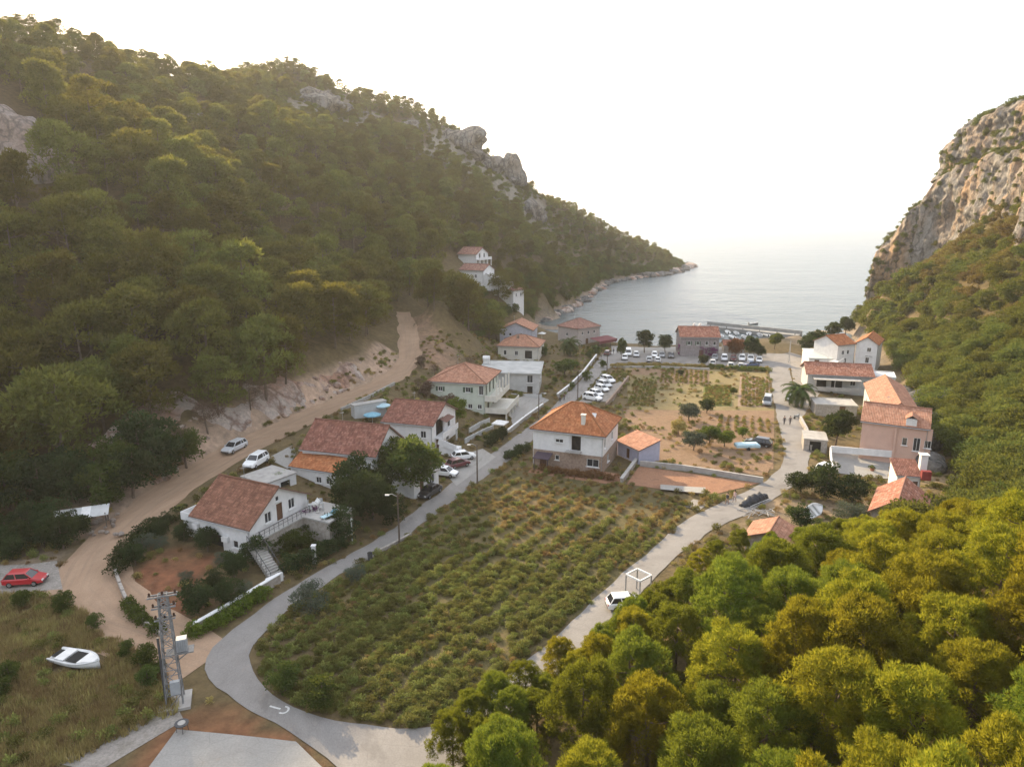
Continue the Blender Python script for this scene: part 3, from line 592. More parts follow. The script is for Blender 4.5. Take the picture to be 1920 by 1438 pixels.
# foreground pines on the spur, lower right
def spur(x, y): return (y < np.interp(x, RFOOT[:7, 0], RFOOT[:7, 1])-1.5) & (x > -12) & (x < 95) & (y > 14)
F2 = scatter(-12, 95, 14, 100, 6000, lambda x, y: 3.8+0*x, lambda x, y: spur(x, y) & inview(x, y, H(x, y)+5, 120), 5)
z2 = H(F2[:, 0], F2[:, 1])
F2 = np.r_[F2, [GP_(*q)[:2] for q in [(1020,1345),(1085,1318),(1130,1275),(1185,1232),(1245,1182),(1275,1140),(1310,1095),(1340,1070),(1385,1052),(1440,1045),(1500,1040),(985,1335),(1050,1292),(1168,1245),(1200,1195),(960,1400),(900,1440),(850,1440),(880,1400),(925,1370)]]]; z2 = H(F2[:, 0], F2[:, 1])
LB2 = by_column(F2, z2, [(880,'the inner road bend'),(1000,'the concrete slab under the pines'),(1110,'the lane bend'),(1200,'the white pergola'),(1290,'the grey slab'),(1360,'the walkers'),(1440,'the low cottage'),(1520,'the white dinghy'),(1600,'the tangled dark tree'),(1690,'the terracotta cottage'),(1780,'the pink house corner'),(1880,'the right picture edge')], '%s sunlit pine up from the bottom edge below %s')
for p, z, lb in zip(F2, z2, LB2):
    edge = np.interp(p[0], RFOOT[:7, 0], RFOOT[:7, 1])-p[1]
    s = rnd.uniform(.62, .95) if edge > 7 else rnd.uniform(.5, .68) if edge > 3 else rnd.uniform(.36, .5)
    u_ = pix(p[0], p[1], z)[0]; lim = np.interp(u_, [1200,1300,1380,1400,1480,1500,1630,1650,1735,1760,1950], [960,965,985,1004,1004,985,965,955,955,938,925]); sz2 = s*rnd.uniform(.9,1.15)
    while pix(p[0], p[1], z+10.2*sz2)[1] < lim and s > .3: s *= .93; sz2 *= .93
    if pix(p[0], p[1], z+10.2*sz2)[1] < lim-25: continue
    plant('near_pine', 'pine_tree', lb, 'tree', (*p, z), s, sz2, 'pines in the right foreground', None, 'pine_leaf_fresh' if rnd.random() < np.interp(u_, [900,1300,1650,1850], [.85,.65,.3,.1]) else None)  # leaf colour with the sunlight put in grows likelier towards the right
# scrub on the slope under the cliff
def rslope(x, y): return (x > np.interp(y, RFOOT[:, 1], RFOOT[:, 0])+1.0) & (y > 62) & (H(x, y) > 1.5)
F3 = scatter(45, 220, 62, 300, 16000, lambda x, y: np.interp(np.hypot(x, y), [90,250], [2.3,2.3]), lambda x, y: rslope(x, y) & inview(x, y, H(x, y)+2) & clear(x, y), 6)
z3 = H(F3[:, 0], F3[:, 1]); d3 = np.hypot(F3[:, 0], F3[:, 1]); s3 = rng.uniform(.7, 1.45, len(F3))*np.interp(z3, [5,25,40], [1.15,1.1,.9]); o3 = np.argsort(-s3/d3)
LB3 = by_column(F3[o3[:160]], z3[o3[:160]], [(1600,'the boat shed'),(1640,'the tall white house'),(1690,'the pink rear wing'),(1735,'the long grey boulder'),(1770,'the pink house corner'),(1810,'the red-roofed shed'),(1850,'the terracotta cottage'),(1890,'the cliff buttress'),(1930,'the right picture edge')], '%s dense shrub up the right slope above %s')
for k, lb in zip(o3[:160], LB3):
    plant('near_maquis', 'shrub', lb, 'shrub', (*F3[k], z3[k]), s3[k], group='shrubs on the right slope')
for i in range(5): loose(plant('maquis', 'scrub_clump', 'low green bush', 'shrub', (*F3[o3[165+i]], z3[o3[165+i]]), 1.0, i=i))
r3 = o3[170:]; br = rng.random(len(r3)) < np.clip((z3[r3]-10)/22+.4*vnoise(F3[r3, 0], F3[r3, 1], 18, 55), .1, .85)
for i in range(4): loose(plant('drymaquis', 'dry_scrub_clump', 'brown dry bush', 'shrub', (*F3[r3[br][i*3]], z3[r3[br][i*3]]), 1.2, i=i))
mass('scrub', 'green maquis scrub on the slope under the cliff', np.c_[F3[r3[~br]], z3[r3[~br]]-.2], s3[r3[~br]], ['maquis']); mass('dry_scrub', 'brown dry maquis scrub on the upper slope under the cliff', np.c_[F3[r3[br]], z3[r3[br]]-.2], s3[r3[br]]*1.25, ['drymaquis'])
mass('hill_scrub', 'low scrub between the pines and rocks of the left hill', np.c_[F4, H(F4[:, 0], F4[:, 1])-.2], rng.uniform(.5, 1.1, len(F4)), ['maquis'])
sx = []
for p in resample(SHORE_L[0:11, :2], 1.6):
    for k in range(3):
        o_ = rng.uniform(2.5, 13); sx.append((p[0]-o_*.93+rng.normal(0, .8), p[1]+o_*.25+rng.normal(0, .8)))
sx = np.array(sx); sz_ = H(sx[:, 0], sx[:, 1]); sx, sz_ = sx[sz_ > 1.6], sz_[sz_ > 1.6]
mass('shore_scrub', 'dark scrub above the waterline of the left shore', np.c_[sx, sz_-.3], rng.uniform(.6, 1.4, len(sx)), ['maquis'])

# ------------------------------------------------------------------ rock: cliffs, outcrops, the cut above the dirt road
def n3(P, s, seed): return (vnoise(P[:, 0], P[:, 1], s, seed)+vnoise(P[:, 1]+31, P[:, 2], s, seed+1)+vnoise(P[:, 2]+57, P[:, 0]-13, s, seed+2))/1.7
def rock_wall(name, plan, zb, zt, lean=.2, amp=1.0, cap=25, step=1.0, seed=0, mat='limestone', kind='structure', caprise=.15):
    Q = resample(np.c_[np.asarray(plan, float), zb, zt], step); ns = len(Q); arc = np.r_[0, np.cumsum(np.linalg.norm(np.diff(Q[:, :2], axis=0), axis=1))]
    t = np.gradient(Q[:, :2], axis=0); t /= np.linalg.norm(t, axis=1)[:, None]; nrm = np.stack([-t[:, 1], t[:, 0]], 1)        # outward = left of travel
    hmax = (Q[:, 3]-Q[:, 2]).max(); nz = max(6, int(hmax/step)); ncap = max(4, int(cap/2.0)); rows = []
    zt_ = Q[:, 3]+1.6*vnoise(arc, 0*arc, 7, seed+5)+.8*vnoise(arc, 0*arc, 2.6, seed+6)
    for k in range(nz+1):
        f = k/nz; z = Q[:, 2]*(1-f)+zt_*f; hgt = z-Q[:, 2]
        d = amp*(.45*vnoise(arc*2.1, z*1.3, 1.7, seed+8)+.9*np.abs(vnoise(arc, z*.22, 2.4, seed+9))+1.9*vnoise(arc, z*.35, 9, seed)+1.2*np.abs(vnoise(arc, z*.3, 4.2, seed+1))*-1.6+.7*vnoise(arc, z*.6, 2.0, seed+2)+.35*vnoise(arc, z, 1.0, seed+3)+1.1*np.sign(vnoise(arc*.3, z, 6, seed+4))*np.abs(vnoise(arc*.3, z, 6, seed+4))**.5)
        d = d-lean*hgt-np.where(f > .86, (f-.86)*14*amp, 0)
        rows.append(np.c_[Q[:, :2]+nrm*d[:, None], z])
    last = rows[-1]
    for k in range(1, ncap+1):
        dd_ = k*2.0; p = last[:, :2]-nrm*dd_; z = last[:, 2]+caprise*dd_+.5*vnoise(p[:, 0], p[:, 1], 4, seed+7)*min(1, k/2); rows.append(np.c_[p, z])
    Vv = np.concatenate(rows); id_ = np.arange(len(Vv)).reshape(len(rows), ns); F = np.stack([id_[:-1,:-1], id_[1:,:-1], id_[1:,1:], id_[:-1,1:]], -1).reshape(-1, 4)
    me = fastmesh(name, Vv, F, MATS[mat]); return tag(link(name, me), kind=kind), Vv.reshape(len(rows), ns, 3), nz
mat_rock('cliff_rock', (.33,.30,.265), (.44,.28,.165), (.10,.09,.08)); mat_rock('pale_rock', (.44,.38,.34), (.48,.36,.27), (.22,.17,.14)); mat_rock('cut_rock', (.58,.49,.43), (.50,.29,.20), (.24,.15,.115))
mat_rock('grey_rock', (.215,.205,.195), (.26,.225,.19), (.06,.06,.057))
mat_rock('pale_grey', (.36,.31,.29), (.38,.29,.24), (.17,.14,.125))
c1, V1, k1 = rock_wall('cliff', [(180,328),(160,314),(150,304),(149,299),(154,295),(159,291),(161,286),(162,272),(159,248),(154,224),(147,203),(146,196)][::-1], [-2,-2,2,5,8,9,10,14,20,26,32,33][::-1], [8,16,22,25,33,46,57,61,62,62,62,61][::-1], 0.10, 1.0, 34, .6, 3, 'cliff_rock')
c2, V2, k2 = rock_wall('cliff', [(190,318),(172,300),(170,288),(172,270),(170,245),(168,222),(166,200),(168,185)][::-1], [52,55,57,58,58,58,58,58][::-1], [60,70,77,80,82,84,86,88][::-1], .12, 1.1, 60, .6, 11, 'cliff_rock', caprise=.3)
c3, V3, k3 = rock_wall('cliff', [(150,205),(139,199),(132,190),(131,180),(138,160)][::-1], [30,32,32,32,34][::-1], [58,62,63,64,66][::-1], .1, 1.0, 40, .9, 19, 'cliff_rock', caprise=.4)
c1['label'] = 'grey and orange limestone sea cliff with a shrubby ledge'; c2['label'] = 'upper grey limestone tier of the cliff at the right edge'; c3['label'] = 'orange limestone buttress cut by the right picture edge'
cb = []
for Vg, kk, dens in ((V1, k1, .5), (V2, k2, .35), (V3, k3, .4)):
    for r_ in range(kk, Vg.shape[0]):
        for c_ in range(0, Vg.shape[1]):
            if rng.random() < dens*.55: cb.append(Vg[r_, c_])
    for _ in range(int(Vg.shape[1]*1.0)):
        cb.append(Vg[rng.integers(2, kk), rng.integers(0, Vg.shape[1])])
cb = np.array(cb); cs = rng.uniform(.25, .75, len(cb)); sel = inview(cb[:, 0], cb[:, 1], cb[:, 2], 60)
mass('cliff_scrub', 'low dry scrub growing on the ledges of the right cliff', cb[sel]-np.array([0,0,.3]), cs[sel], ['maquis'])
def boulder(name, label, c, r, seed, mat='limestone', amp=.25, sub=4, rz=0, kind=None, cat=None, group=None, flatz=1.0):
    bm = bmesh.new(); bmesh.ops.create_icosphere(bm, subdivisions=sub, radius=1); P = np.array([v.co[:] for v in bm.verts]); R = np.asarray(r, float)
    W3 = P*R; f = 1+amp*(n3(W3, R.mean()*.9, seed)+.6*np.sign(n3(W3, R.mean()*.5, seed+7))*np.abs(n3(W3, R.mean()*.5, seed+7))**.6+.35*n3(W3, R.mean()*.2, seed+3))
    for v, p, k in zip(bm.verts, P, f): v.co = Vector(p*R*k)
    me = bpy.data.meshes.new(name); bm.to_mesh(me); bm.free(); me.materials.append(MATS[mat]); o = link(name, me, None, c, rz)
    return tag(o, label, cat, group, kind)
for i, (px, py, rx, ry, rn, mat) in enumerate([(590,190,62,26,11,'grey_rock'),(690,215,30,16,6,'grey_rock'),(850,262,60,28,9,'grey_rock'),(955,330,32,48,10,'grey_rock'),(1000,400,24,36,8,'grey_rock'),(905,300,36,26,8,'grey_rock'),(770,235,34,16,6,'grey_rock'),(640,200,30,18,7,'grey_rock'),(365,215,14,14,4,'pale_rock'),(1190,505,42,10,6,'grey_rock')]):
    p = G(px, py+6); t = np.linalg.norm(p-np.array([0,0,CAMZ])); vd_ = (p-np.array([0,0,CAMZ]))/t; boulder('rock_outcrop', None, p+vd_*rn*.75-np.array([0,0,1.5]), (rx*t/FPX*.9, rn*1.3, ry*t/FPX*.85), 40+i, mat, .42, 5, -.2, 'structure')
p = G(8, 300); t = np.linalg.norm(p-np.array([0,0,CAMZ])); boulder('rock_outcrop', 'pale rounded rock face at the left edge of the hill', p+np.array([-3,5,-4.]), (88*t/FPX, 15, 125*t/FPX), 61, 'pale_grey', .2, 5, .2, 'structure')
# the cut bank: rough blocks of rock facing the road
lo = DIRT_L[6:11, :2]+DN[6:11]*.5; zlo = H(lo[:, 0], lo[:, 1])-.4
_, VB, kb = rock_wall('rock_cutting', lo[::-1], zlo[::-1], (zlo+np.array([1.2,3.0,3.4,3.4,2.0]))[::-1], .75, .42, 3, .35, 23, 'cut_rock', caprise=.3)
for i in range(46):                                              # loose boulders along the foot and lip of the cutting
    c_ = VB[rng.choice([1, 3, kb//2, kb]), rng.integers(0, VB.shape[1])]; s_ = rng.uniform(.25, .75)
    boulder('boulder', 'loose pinkish limestone boulder on the cut bank above the dirt road', c_, (s_*1.3, s_, s_*.8), 200+i % 6, 'cut_rock', .3, 2, rng.uniform(0, 6), None, 'boulder', 'boulders on the cut bank')
for i in range(60):
    q = V(rng.uniform(132, 232), 0*0+rng.uniform(958, 1036)); q[2] = H(q[0], q[1])
    if abs(q[0]-W(185,995,5.8)[0]) < 4.2: 
        s_ = rng.uniform(.15, .42); boulder('rubble_stone', 'small grey-pink stone in the rubble heap beside the dirt road', q+np.array([0,0,.1+.5*rng.random()]), (s_*1.2, s_, s_*.8), 210+i % 5, 'pale_rock', .3, 2, rng.uniform(0, 6), None, 'stone', 'stones of the rubble heap')
for i, (px, py, s_, z_) in enumerate([(1738,752,3.0,4.5),(1762,800,2.6,4.5),(1722,762,2.2,4),(1752,830,2.4,4),(1775,745,2.0,7),(1745,870,1.9,4),(1700,735,1.6,4),(1860,640,2.2,14),(1795,700,1.8,9)]):
    q = W(px, py, z_); boulder('boulder', ['long grey boulder on the slope behind the pink house','upright grey rock right of the pink house','grey rock touching the rear roof of the pink house','dark grey rock below the pink house corner','pale rock above the long grey boulder','small rock beside the red-roofed shed','rough rock left of the long grey boulder','pale rock high in the right scrub','grey rock in the scrub above the pink house'][i], q, (s_*1.5, s_, s_*.75), 90+i, 'grey_rock', .3, 3, rng.uniform(0, 3), None, 'boulder')
# shore rocks under the headland
P = resample(SHORE_L[1:11, :2], 3.0)
for i, p in enumerate(P):
    s_ = rng.uniform(.8, 2.4)*(1.7 if i > len(P)*.62 else 1); boulder('shore_rock', 'brown wave-worn rock along the waterline below the headland', (p[0]+rng.uniform(-2,2), p[1]+rng.uniform(-2,2), rng.uniform(-.3,.5)), (s_*1.6, s_*1.2, s_*.7), 120+i % 7, 'cut_rock' if rng.random() < .4 else 'grey_rock', .3, 2, rng.uniform(0, 6), None, 'rock', 'rocks along the left shore')

# ------------------------------------------------------------------ fields and paved yards
mat_field('weedy_soil', (.085,.075,.035), (.12,.10,.045), (.16,.115,.06)); mat_field('dry_grass', (.19,.155,.075), (.24,.19,.095), (.16,.125,.06), scale=.3); mat_field('red_soil', (.26,.135,.085), (.31,.17,.105), (.22,.12,.08))
mat_field('brown_soil', (.20,.125,.08), (.25,.165,.105), (.17,.115,.07)); mat_field('pink_soil', (.27,.185,.135), (.31,.22,.165), (.24,.17,.12)); mat_field('green_crop', (.13,.15,.045), (.17,.18,.06), (.11,.12,.04), scale=.6)
mat_field('gravel', (.26,.235,.205), (.32,.29,.26), (.2,.18,.15))
strip('field', [p for p in STREET_R[1:9]]+[V(950,885), V(985,880)], [p for p in RIGHT_L[1:7]]+[V(1282,965), V(1290,936)], MATS['weedy_soil'], .03, 24, 2, rough=.8)['label'] = 'large overgrown field of weeds between the street and the lane'
def patch(name, c, mat, off=.035, label=None, na=6, step=1.5):
    c = [(G if min(p[0] for p in c) < 940 and p[1] < 1000 else V)(*p) for p in c]; o = strip(name, [c[0], c[3]], [c[1], c[2]], MATS[mat], off, na, step)
    if label: o['label'] = label
    return o
patch('field', [(1172,684),(1436,693),(1452,770),(1180,768)], 'dry_grass', .03, 'dry yellow grass field behind the central house', 12)
patch('field', [(1168,768),(1452,770),(1450,880),(1200,866)], 'brown_soil', .028, 'brown garden plot beside the central house', 12)
patch('field', [(1238,692),(1330,694),(1330,722),(1232,718)], 'brown_soil', .045, 'furrowed brown plot with darker rows')
patch('field', [(1388,706),(1441,708),(1447,764),(1383,762)], 'pink_soil', .05, 'bare pinkish soil plot beside the lane')
patch('field', [(1320,722),(1372,722),(1372,762),(1316,762)], 'green_crop', .047, 'bright green crop plot in the far field')
patch('field', [(1186,690),(1240,692),(1236,704),(1180,702)], 'brown_soil', .046, 'dark reddish strip at the far end of the field')
patch('field', [(1150,692),(1186,694),(1168,716),(1128,722)], 'brown_soil', .044, 'dark furrowed bank beside the parked cars')
patch('field', [(1345,776),(1448,778),(1452,815),(1338,812)], 'brown_soil', .05, 'brown bare plot left of the lane')
patch('field', [(1205,848),(1450,868),(1436,893),(1206,863)], 'brown_soil', .05, 'brown soil bed above the long garden wall')
patch('field', [(1198,874),(1424,906),(1330,930),(1175,908)], 'red_soil', .05, 'orange-red bare soil below the long garden wall')
patch('field', [(1000,866),(1160,888),(1170,912),(990,886)], 'red_soil', .04, 'reddish yard below the central house')
patch('yard', [(1556,846),(1674,850),(1672,892),(1560,884)], 'concrete', .09, 'white paved terrace yard of the pink house')
patch('yard', [(946,762),(1004,744),(1030,752),(962,800)], 'concrete', .06, 'grey concrete yard between the two modern houses')
patch('yard', [(820,868),(905,842),(930,858),(856,912)], 'concrete', .07, 'paved parking bay beside the street')
patch('car_park', [(1148,662),(1480,664),(1484,690),(1150,680)], 'asphalt', .064, 'seafront car park', 10)
patch('promenade', [(1146,652),(1360,654),(1362,664),(1148,664)], 'concrete', .07, 'pale seafront promenade', 10)
patch('parking_strip', [(1120,718),(1176,706),(1150,752),(1082,757)], 'gravel', .066, 'gravel parking strip beside the street')
patch('concrete_pad', [(332,1370),(555,1392),(640,1475),(255,1475)], 'concrete', .16, 'pale concrete pad at the bottom edge')
patch('concrete_pad', [(948,1268),(1010,1275),(1000,1330),(925,1320)], 'concrete', .13, 'pale concrete slab showing through the pines')
patch('yard', [(0,1085),(110,1072),(120,1120),(0,1128)], 'gravel', .05, 'stony turnout under the red car')
patch('slab', [(1238,912),(1323,918),(1320,929),(1238,921)], 'concrete', .35, 'grey concrete slab at the edge of the red soil')
patch('path', [(1282,950),(1300,936),(1330,944),(1310,958)], 'gravel', .06)
patch('yard', [(500,862),(548,836),(556,850),(540,880)], 'concrete', .08, 'pale concrete landing beside the dirt road')
patch('gravel_patch', [(60,1420),(330,1320),(345,1350),(180,1450)], 'gravel', .04, 'grey stony ground beside the lattice pole')
patch('yard', [(1478,660),(1510,665),(1560,700),(1500,790)], 'gravel', .045, 'gravel forecourt beside the lane palm')

# ------------------------------------------------------------------ buildings
mat_tiles('tiles_brown', (.19,.085,.055), (.25,.115,.075), (.31,.15,.10)); mat_tiles('tiles_red', (.20,.082,.058), (.265,.112,.08), (.34,.165,.125)); mat_tiles('tiles_orange', (.36,.125,.05), (.44,.165,.07), (.52,.22,.10))
mat_tiles('tiles_salmon', (.40,.19,.12), (.46,.23,.15), (.52,.28,.19)); mat_tiles('tiles_rust', (.28,.11,.075), (.38,.16,.10), (.50,.26,.19)); mat_tiles('tiles_old', (.24,.12,.10), (.33,.17,.13), (.42,.25,.19))
WHITE = M('white_plaster', (.74,.73,.72), (.66,.65,.64), 1.2, .9, .01, 8, dirt=.25); CREAM = M('cream_plaster', (.66,.63,.56), (.60,.57,.50), 1.2, .9, .01, 8, dirt=.3); GREENISH = M('pale_green_plaster', (.56,.60,.52), (.51,.55,.47), 1.0, .9, .01, 8, dirt=.25)
GREY = M('grey_plaster', (.50,.50,.49), (.43,.43,.42), 1.0, .9, .01, 8, dirt=.3); PINK = M('pink_plaster', (.60,.40,.32), (.56,.37,.30), .8, .9, .01, 8, dirt=.15); STONE = M('rubble_stone', (.36,.27,.21), (.24,.17,.13), 2.6, .95, .06, 3.0); GSTONE = M('grey_stone', (.40,.36,.32), (.27,.24,.21), 2.4, .95, .06, 3.0)
GLASS = M('window_glass', (.025,.028,.032), (.04,.043,.05), 1, .12, spec=.6); FRAME = M('white_frame', (.75,.74,.72), None, 2, .6); WOODD = M('brown_wood', (.14,.075,.045), (.10,.05,.03), 4, .7); SHUT = M('green_shutter', (.10,.14,.10), None, 4, .7)
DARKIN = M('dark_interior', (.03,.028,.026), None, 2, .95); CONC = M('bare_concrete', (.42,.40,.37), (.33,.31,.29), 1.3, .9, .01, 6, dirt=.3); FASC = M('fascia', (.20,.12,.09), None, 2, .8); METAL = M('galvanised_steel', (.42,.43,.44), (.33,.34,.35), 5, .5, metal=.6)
BLUE = M('blue_cloth', (.13,.30,.40), (.22,.42,.50), 1.5, .8); PALEBLUE = M('pale_blue_cloth', (.45,.62,.68), None, 1.5, .8); RAIL = M('iron_rail', (.08,.08,.085), None, 3, .6)
def clip(poly, hp):
    for a, b, c in hp:
        out = []
        for i in range(len(poly)):
            p, q = poly[i], poly[(i+1) % len(poly)]; fp, fq = a*p[0]+b*p[1]-c, a*q[0]+b*q[1]-c
            if fp <= 0: out.append(p)
            if (fp < 0 < fq) or (fq < 0 < fp): t = fp/(fp-fq); out.append((p[0]+(q[0]-p[0])*t, p[1]+(q[1]-p[1])*t))
        poly = out
        if len(poly) < 3: return []
    return poly
def facade(mb, O, ux, w, zb, zt, ops, hp=(), depth=.16):
    n = (ux[1], -ux[0])
    P = lambda u, z, k=0.0: (O[0]+ux[0]*u-n[0]*k, O[1]+ux[1]*u-n[1]*k, z)
    us = sorted({0, w, *[v for o in ops for v in (o[0], o[0]+o[2])]}); zs = sorted({zb, zt, *[v for o in ops for v in (o[1], o[1]+o[3])]})
    for i in range(len(us)-1):
        for j in range(len(zs)-1):
            cu, cz = (us[i]+us[i+1])/2, (zs[j]+zs[j+1])/2
            if any(o[0] < cu < o[0]+o[2] and o[1] < cz < o[1]+o[3] for o in ops): continue
            pl = clip([(us[i], zs[j]), (us[i+1], zs[j]), (us[i+1], zs[j+1]), (us[i], zs[j+1])], hp)
            if len(pl) >= 3: mb.add([P(*p) for p in pl], [tuple(range(len(pl)))])
    for u, z, a, b in [o[:4] for o in ops]:
        c = [(u, z), (u+a, z), (u+a, z+b), (u, z+b)]
        for k in range(4):
            p, q = c[k], c[(k+1) % 4]; mb.add([P(*q), P(*p), P(*p, depth), P(*q, depth)], [(0,1,2,3)])
def slab(mb, top, th=.2, uvo=None):
    """roof slope: top polygon (eave first two points), thickened downwards; uv in metres along eave / up slope"""
    t = [Vector(p) for p in top]; e = (t[1]-t[0]).normalized(); nrm = (t[1]-t[0]).cross(t[-1]-t[0]).normalized(); up = nrm.cross(e)
    if nrm.z < 0: nrm = -nrm
    if up.z < 0: up = -up
    uv = [((p-t[0]).dot(e), (p-t[0]).dot(up)) for p in t]; n = len(t); b = [p-Vector((0,0,th)) for p in t]
    ccw = (t[1]-t[0]).cross(t[2]-t[1]).z > 0; o = tuple(range(n)) if ccw else tuple(range(n))[::-1]
    mb.add(t, [o], [[uv[i] for i in o]]); mb.add(b, [o[::-1]], mi=1)
    for i in range(n):
        j = (i+1) % n; f = (0,1,2,3) if not ccw else (3,2,1,0); mb.add([t[i], t[j], b[j], b[i]], [f], mi=1)
def house(name, label, A, B, d, z0, ze, roof='gx', rh=2.0, wall=WHITE, tiles='tiles_red', win=(), ov=.45, zeb=None, rp=.5, chim=(), base=None, drop=2.0, group=None, cat='house', inset=0.0, frame=FRAME, parapet=.35, ztop=None):
    A, B = np.asarray(A[:2], float), np.asarray(B[:2], float); ux = (B-A)/np.linalg.norm(B-A); uy = np.array([-ux[1], ux[0]])
    w = np.linalg.norm(B-A)-2*inset; A = A+ux*inset+uy*inset; rz = math.atan2(ux[1], ux[0]); t = thing(name, label, cat, (*A, z0), rz, group)
    h = ze-z0; hb = (zeb if zeb is not None else ze)-z0; hr = max(h, hb)+rh if roof in ('gx', 'gy', 'hip') else h
    ry = d*rp; F = {'f': ((0,0), (1,0), w), 'r': ((w,0), (0,1), d), 'b': ((w,d), (-1,0), w), 'l': ((0,d), (0,-1), d)}
    def hp(k):
        if roof == 'gx' and k in 'rl':
            s1 = (hr-h)/ry; s2 = (hr-hb)/(d-ry)
            if k == 'r': return [(-s1, 1, h), (s2, 1, hb+s2*d)]
            return [(s1, 1, h+s1*d), (-s2, 1, hb)]
        if roof == 'gy' and k in 'fb': s = rh/(w/2); return [(-s, 1, h), (s, 1, h+s*w)]
        if roof == 'shed' and k in 'rl': s = (hb-h)/d; return [(-s, 1, h)] if k == 'r' else [(s, 1, h+s*d)]
        return []
    mb = MB(); bs = MB() if base else None; hbase = base[1] if base else None
    for k, (O, u, L) in F.items():
        ops = [(x[1]-x[3]/2, x[2], x[3], x[4]) for x in win if x[0] == k]
        top = {'f': h, 'b': hb, 'r': hr, 'l': hr}[k] if roof != 'gy' else {'f': hr, 'b': hr, 'r': h, 'l': h}[k]
        if roof == 'hip' or roof == 'flat': top = h
        if roof == 'shed': top = max(h, hb) if k in 'rl' else (h if k == 'f' else hb)
        if base:
            facade(bs, O, u, L, -drop, hbase, [o for o in ops if o[1]+o[3]/2 < hbase]); facade(mb, O, u, L, hbase, top, [o for o in ops if o[1]+o[3]/2 >= hbase], hp(k))
        else: facade(mb, O, u, L, -drop, top, ops, hp(k))
    if roof == 'flat': mb.add([(0,0,h-.02),(w,0,h-.02),(w,d,h-.02),(0,d,h-.02)], [(0,1,2,3)])
    mb.build('wall', wall, t)
    if base: bs.build('ground_floor_wall', base[0], t)
    R = MB(); ridge = None
    if roof == 'gx':
        s1, s2 = (hr-h)/ry, (hr-hb)/(d-ry)
        slab(R, [(-ov,-ov,h-ov*s1+.2),(w+ov,-ov,h-ov*s1+.2),(w+ov,ry,hr+.2),(-ov,ry,hr+.2)]); slab(R, [(w+ov,d+ov,hb-ov*s2+.2),(-ov,d+ov,hb-ov*s2+.2),(-ov,ry,hr+.2),(w+ov,ry,hr+.2)]); ridge = [((-ov,ry,hr+.22),(w+ov,ry,hr+.22))]
    elif roof == 'gy':
        s = rh/(w/2); slab(R, [(-ov,d+ov,h-ov*s+.2),(-ov,-ov,h-ov*s+.2),(w/2,-ov,hr+.2),(w/2,d+ov,hr+.2)]); slab(R, [(w+ov,-ov,h-ov*s+.2),(w+ov,d+ov,h-ov*s+.2),(w/2,d+ov,hr+.2),(w/2,-ov,hr+.2)]); ridge = [((w/2,-ov,hr+.22),(w/2,d+ov,hr+.22))]
    elif roof == 'hip':
        a = min(w, d)/2*.92; e = h+.1; c = [(-ov,-ov,e),(w+ov,-ov,e),(w+ov,d+ov,e),(-ov,d+ov,e)]
        if w >= d: p, q = (a, d/2, hr), (w-a, d/2, hr); slab(R, [c[0], c[1], q, p]); slab(R, [c[1], c[2], q]); slab(R, [c[2], c[3], p, q]); slab(R, [c[3], c[0], p]); prs = [(c[0],p),(c[3],p),(c[1],q),(c[2],q),(p,q)]
        else: p, q = (w/2, a, hr), (w/2, d-a, hr); slab(R, [c[0], c[1], p]); slab(R, [c[1], c[2], q, p]); slab(R, [c[2], c[3], q]); slab(R, [c[3], c[0], p, q]); prs = [(c[0],p),(c[1],p),(c[2],q),(c[3],q),(p,q)]
        ridge = [(Vector(a_)+Vector((0,0,.04)), Vector(b_)+Vector((0,0,.04))) for a_, b_ in prs]
    elif roof == 'shed':
        s = (hb-h)/d; slab(R, [(-ov,-ov,h-ov*s+.18),(w+ov,-ov,h-ov*s+.18),(w+ov,d+ov*.3,hb+ov*.3*s+.18),(-ov,d+ov*.3,hb+.3*ov*s+.18)], .16)
    else:
        R.box((w/2,d/2,h+.06), (w+2*ov, d+2*ov, .16)); R.mi = [0]*len(R.f)
        if parapet:
            for c_, s_ in (((w/2,-ov+.1,h+.14+parapet/2), (w+2*ov-.006,.18,parapet)), ((w/2,d+ov-.1,h+.14+parapet/2), (w+2*ov-.006,.18,parapet)), ((-ov+.1,d/2,h+.14+parapet/2), (.18,d+2*ov-.37,parapet)), ((w+ov-.1,d/2,h+.14+parapet/2), (.18,d+2*ov-.37,parapet))): R.box(c_, s_)
    ro = R.build('roof', [MATS[tiles] if isinstance(tiles, str) else tiles, FASC if isinstance(tiles, str) else tiles], t)
    if ridge:
        rm = MB()
        for a_, b_ in ridge: rm.tube([a_, b_], .11, 6)
        rm.build('ridge_cap', MATS[tiles], ro)
    if roof in ('gx', 'hip', 'shed'):
        s0 = (hr-h)/ry if roof == 'gx' else ((hb-h)/d if roof == 'shed' else 0); zg = h-ov*s0+(.02 if roof != 'hip' else -.12)
        gm_ = MB().tube([(-ov,-ov-.06,zg), (w+ov,-ov-.06,zg)], .06, 6); gm_.tube([(w-.1,-.1,zg-.15), (w-.1,-.1,-.5)], .04, 6, False); gm_.build('gutter', METAL, ro)
    if roof in ('gx', 'gy', 'hip') and w > 8:
        ax0, ay0 = w*.35, d*.55; an_ = MB().tube([(ax0,ay0,hr-.5), (ax0,ay0,hr+1.5)], .025, 5)
        for k_ in range(4): an_.bar((ax0-.35+.08*k_, ay0-.3+.2*k_, hr+1.35), (ax0+.35-.08*k_, ay0-.3+.2*k_, hr+1.35), .02)
        an_.bar((ax0,ay0-.4,hr+1.35), (ax0,ay0+.4,hr+1.35), .025); an_.build('aerial', METAL, ro)
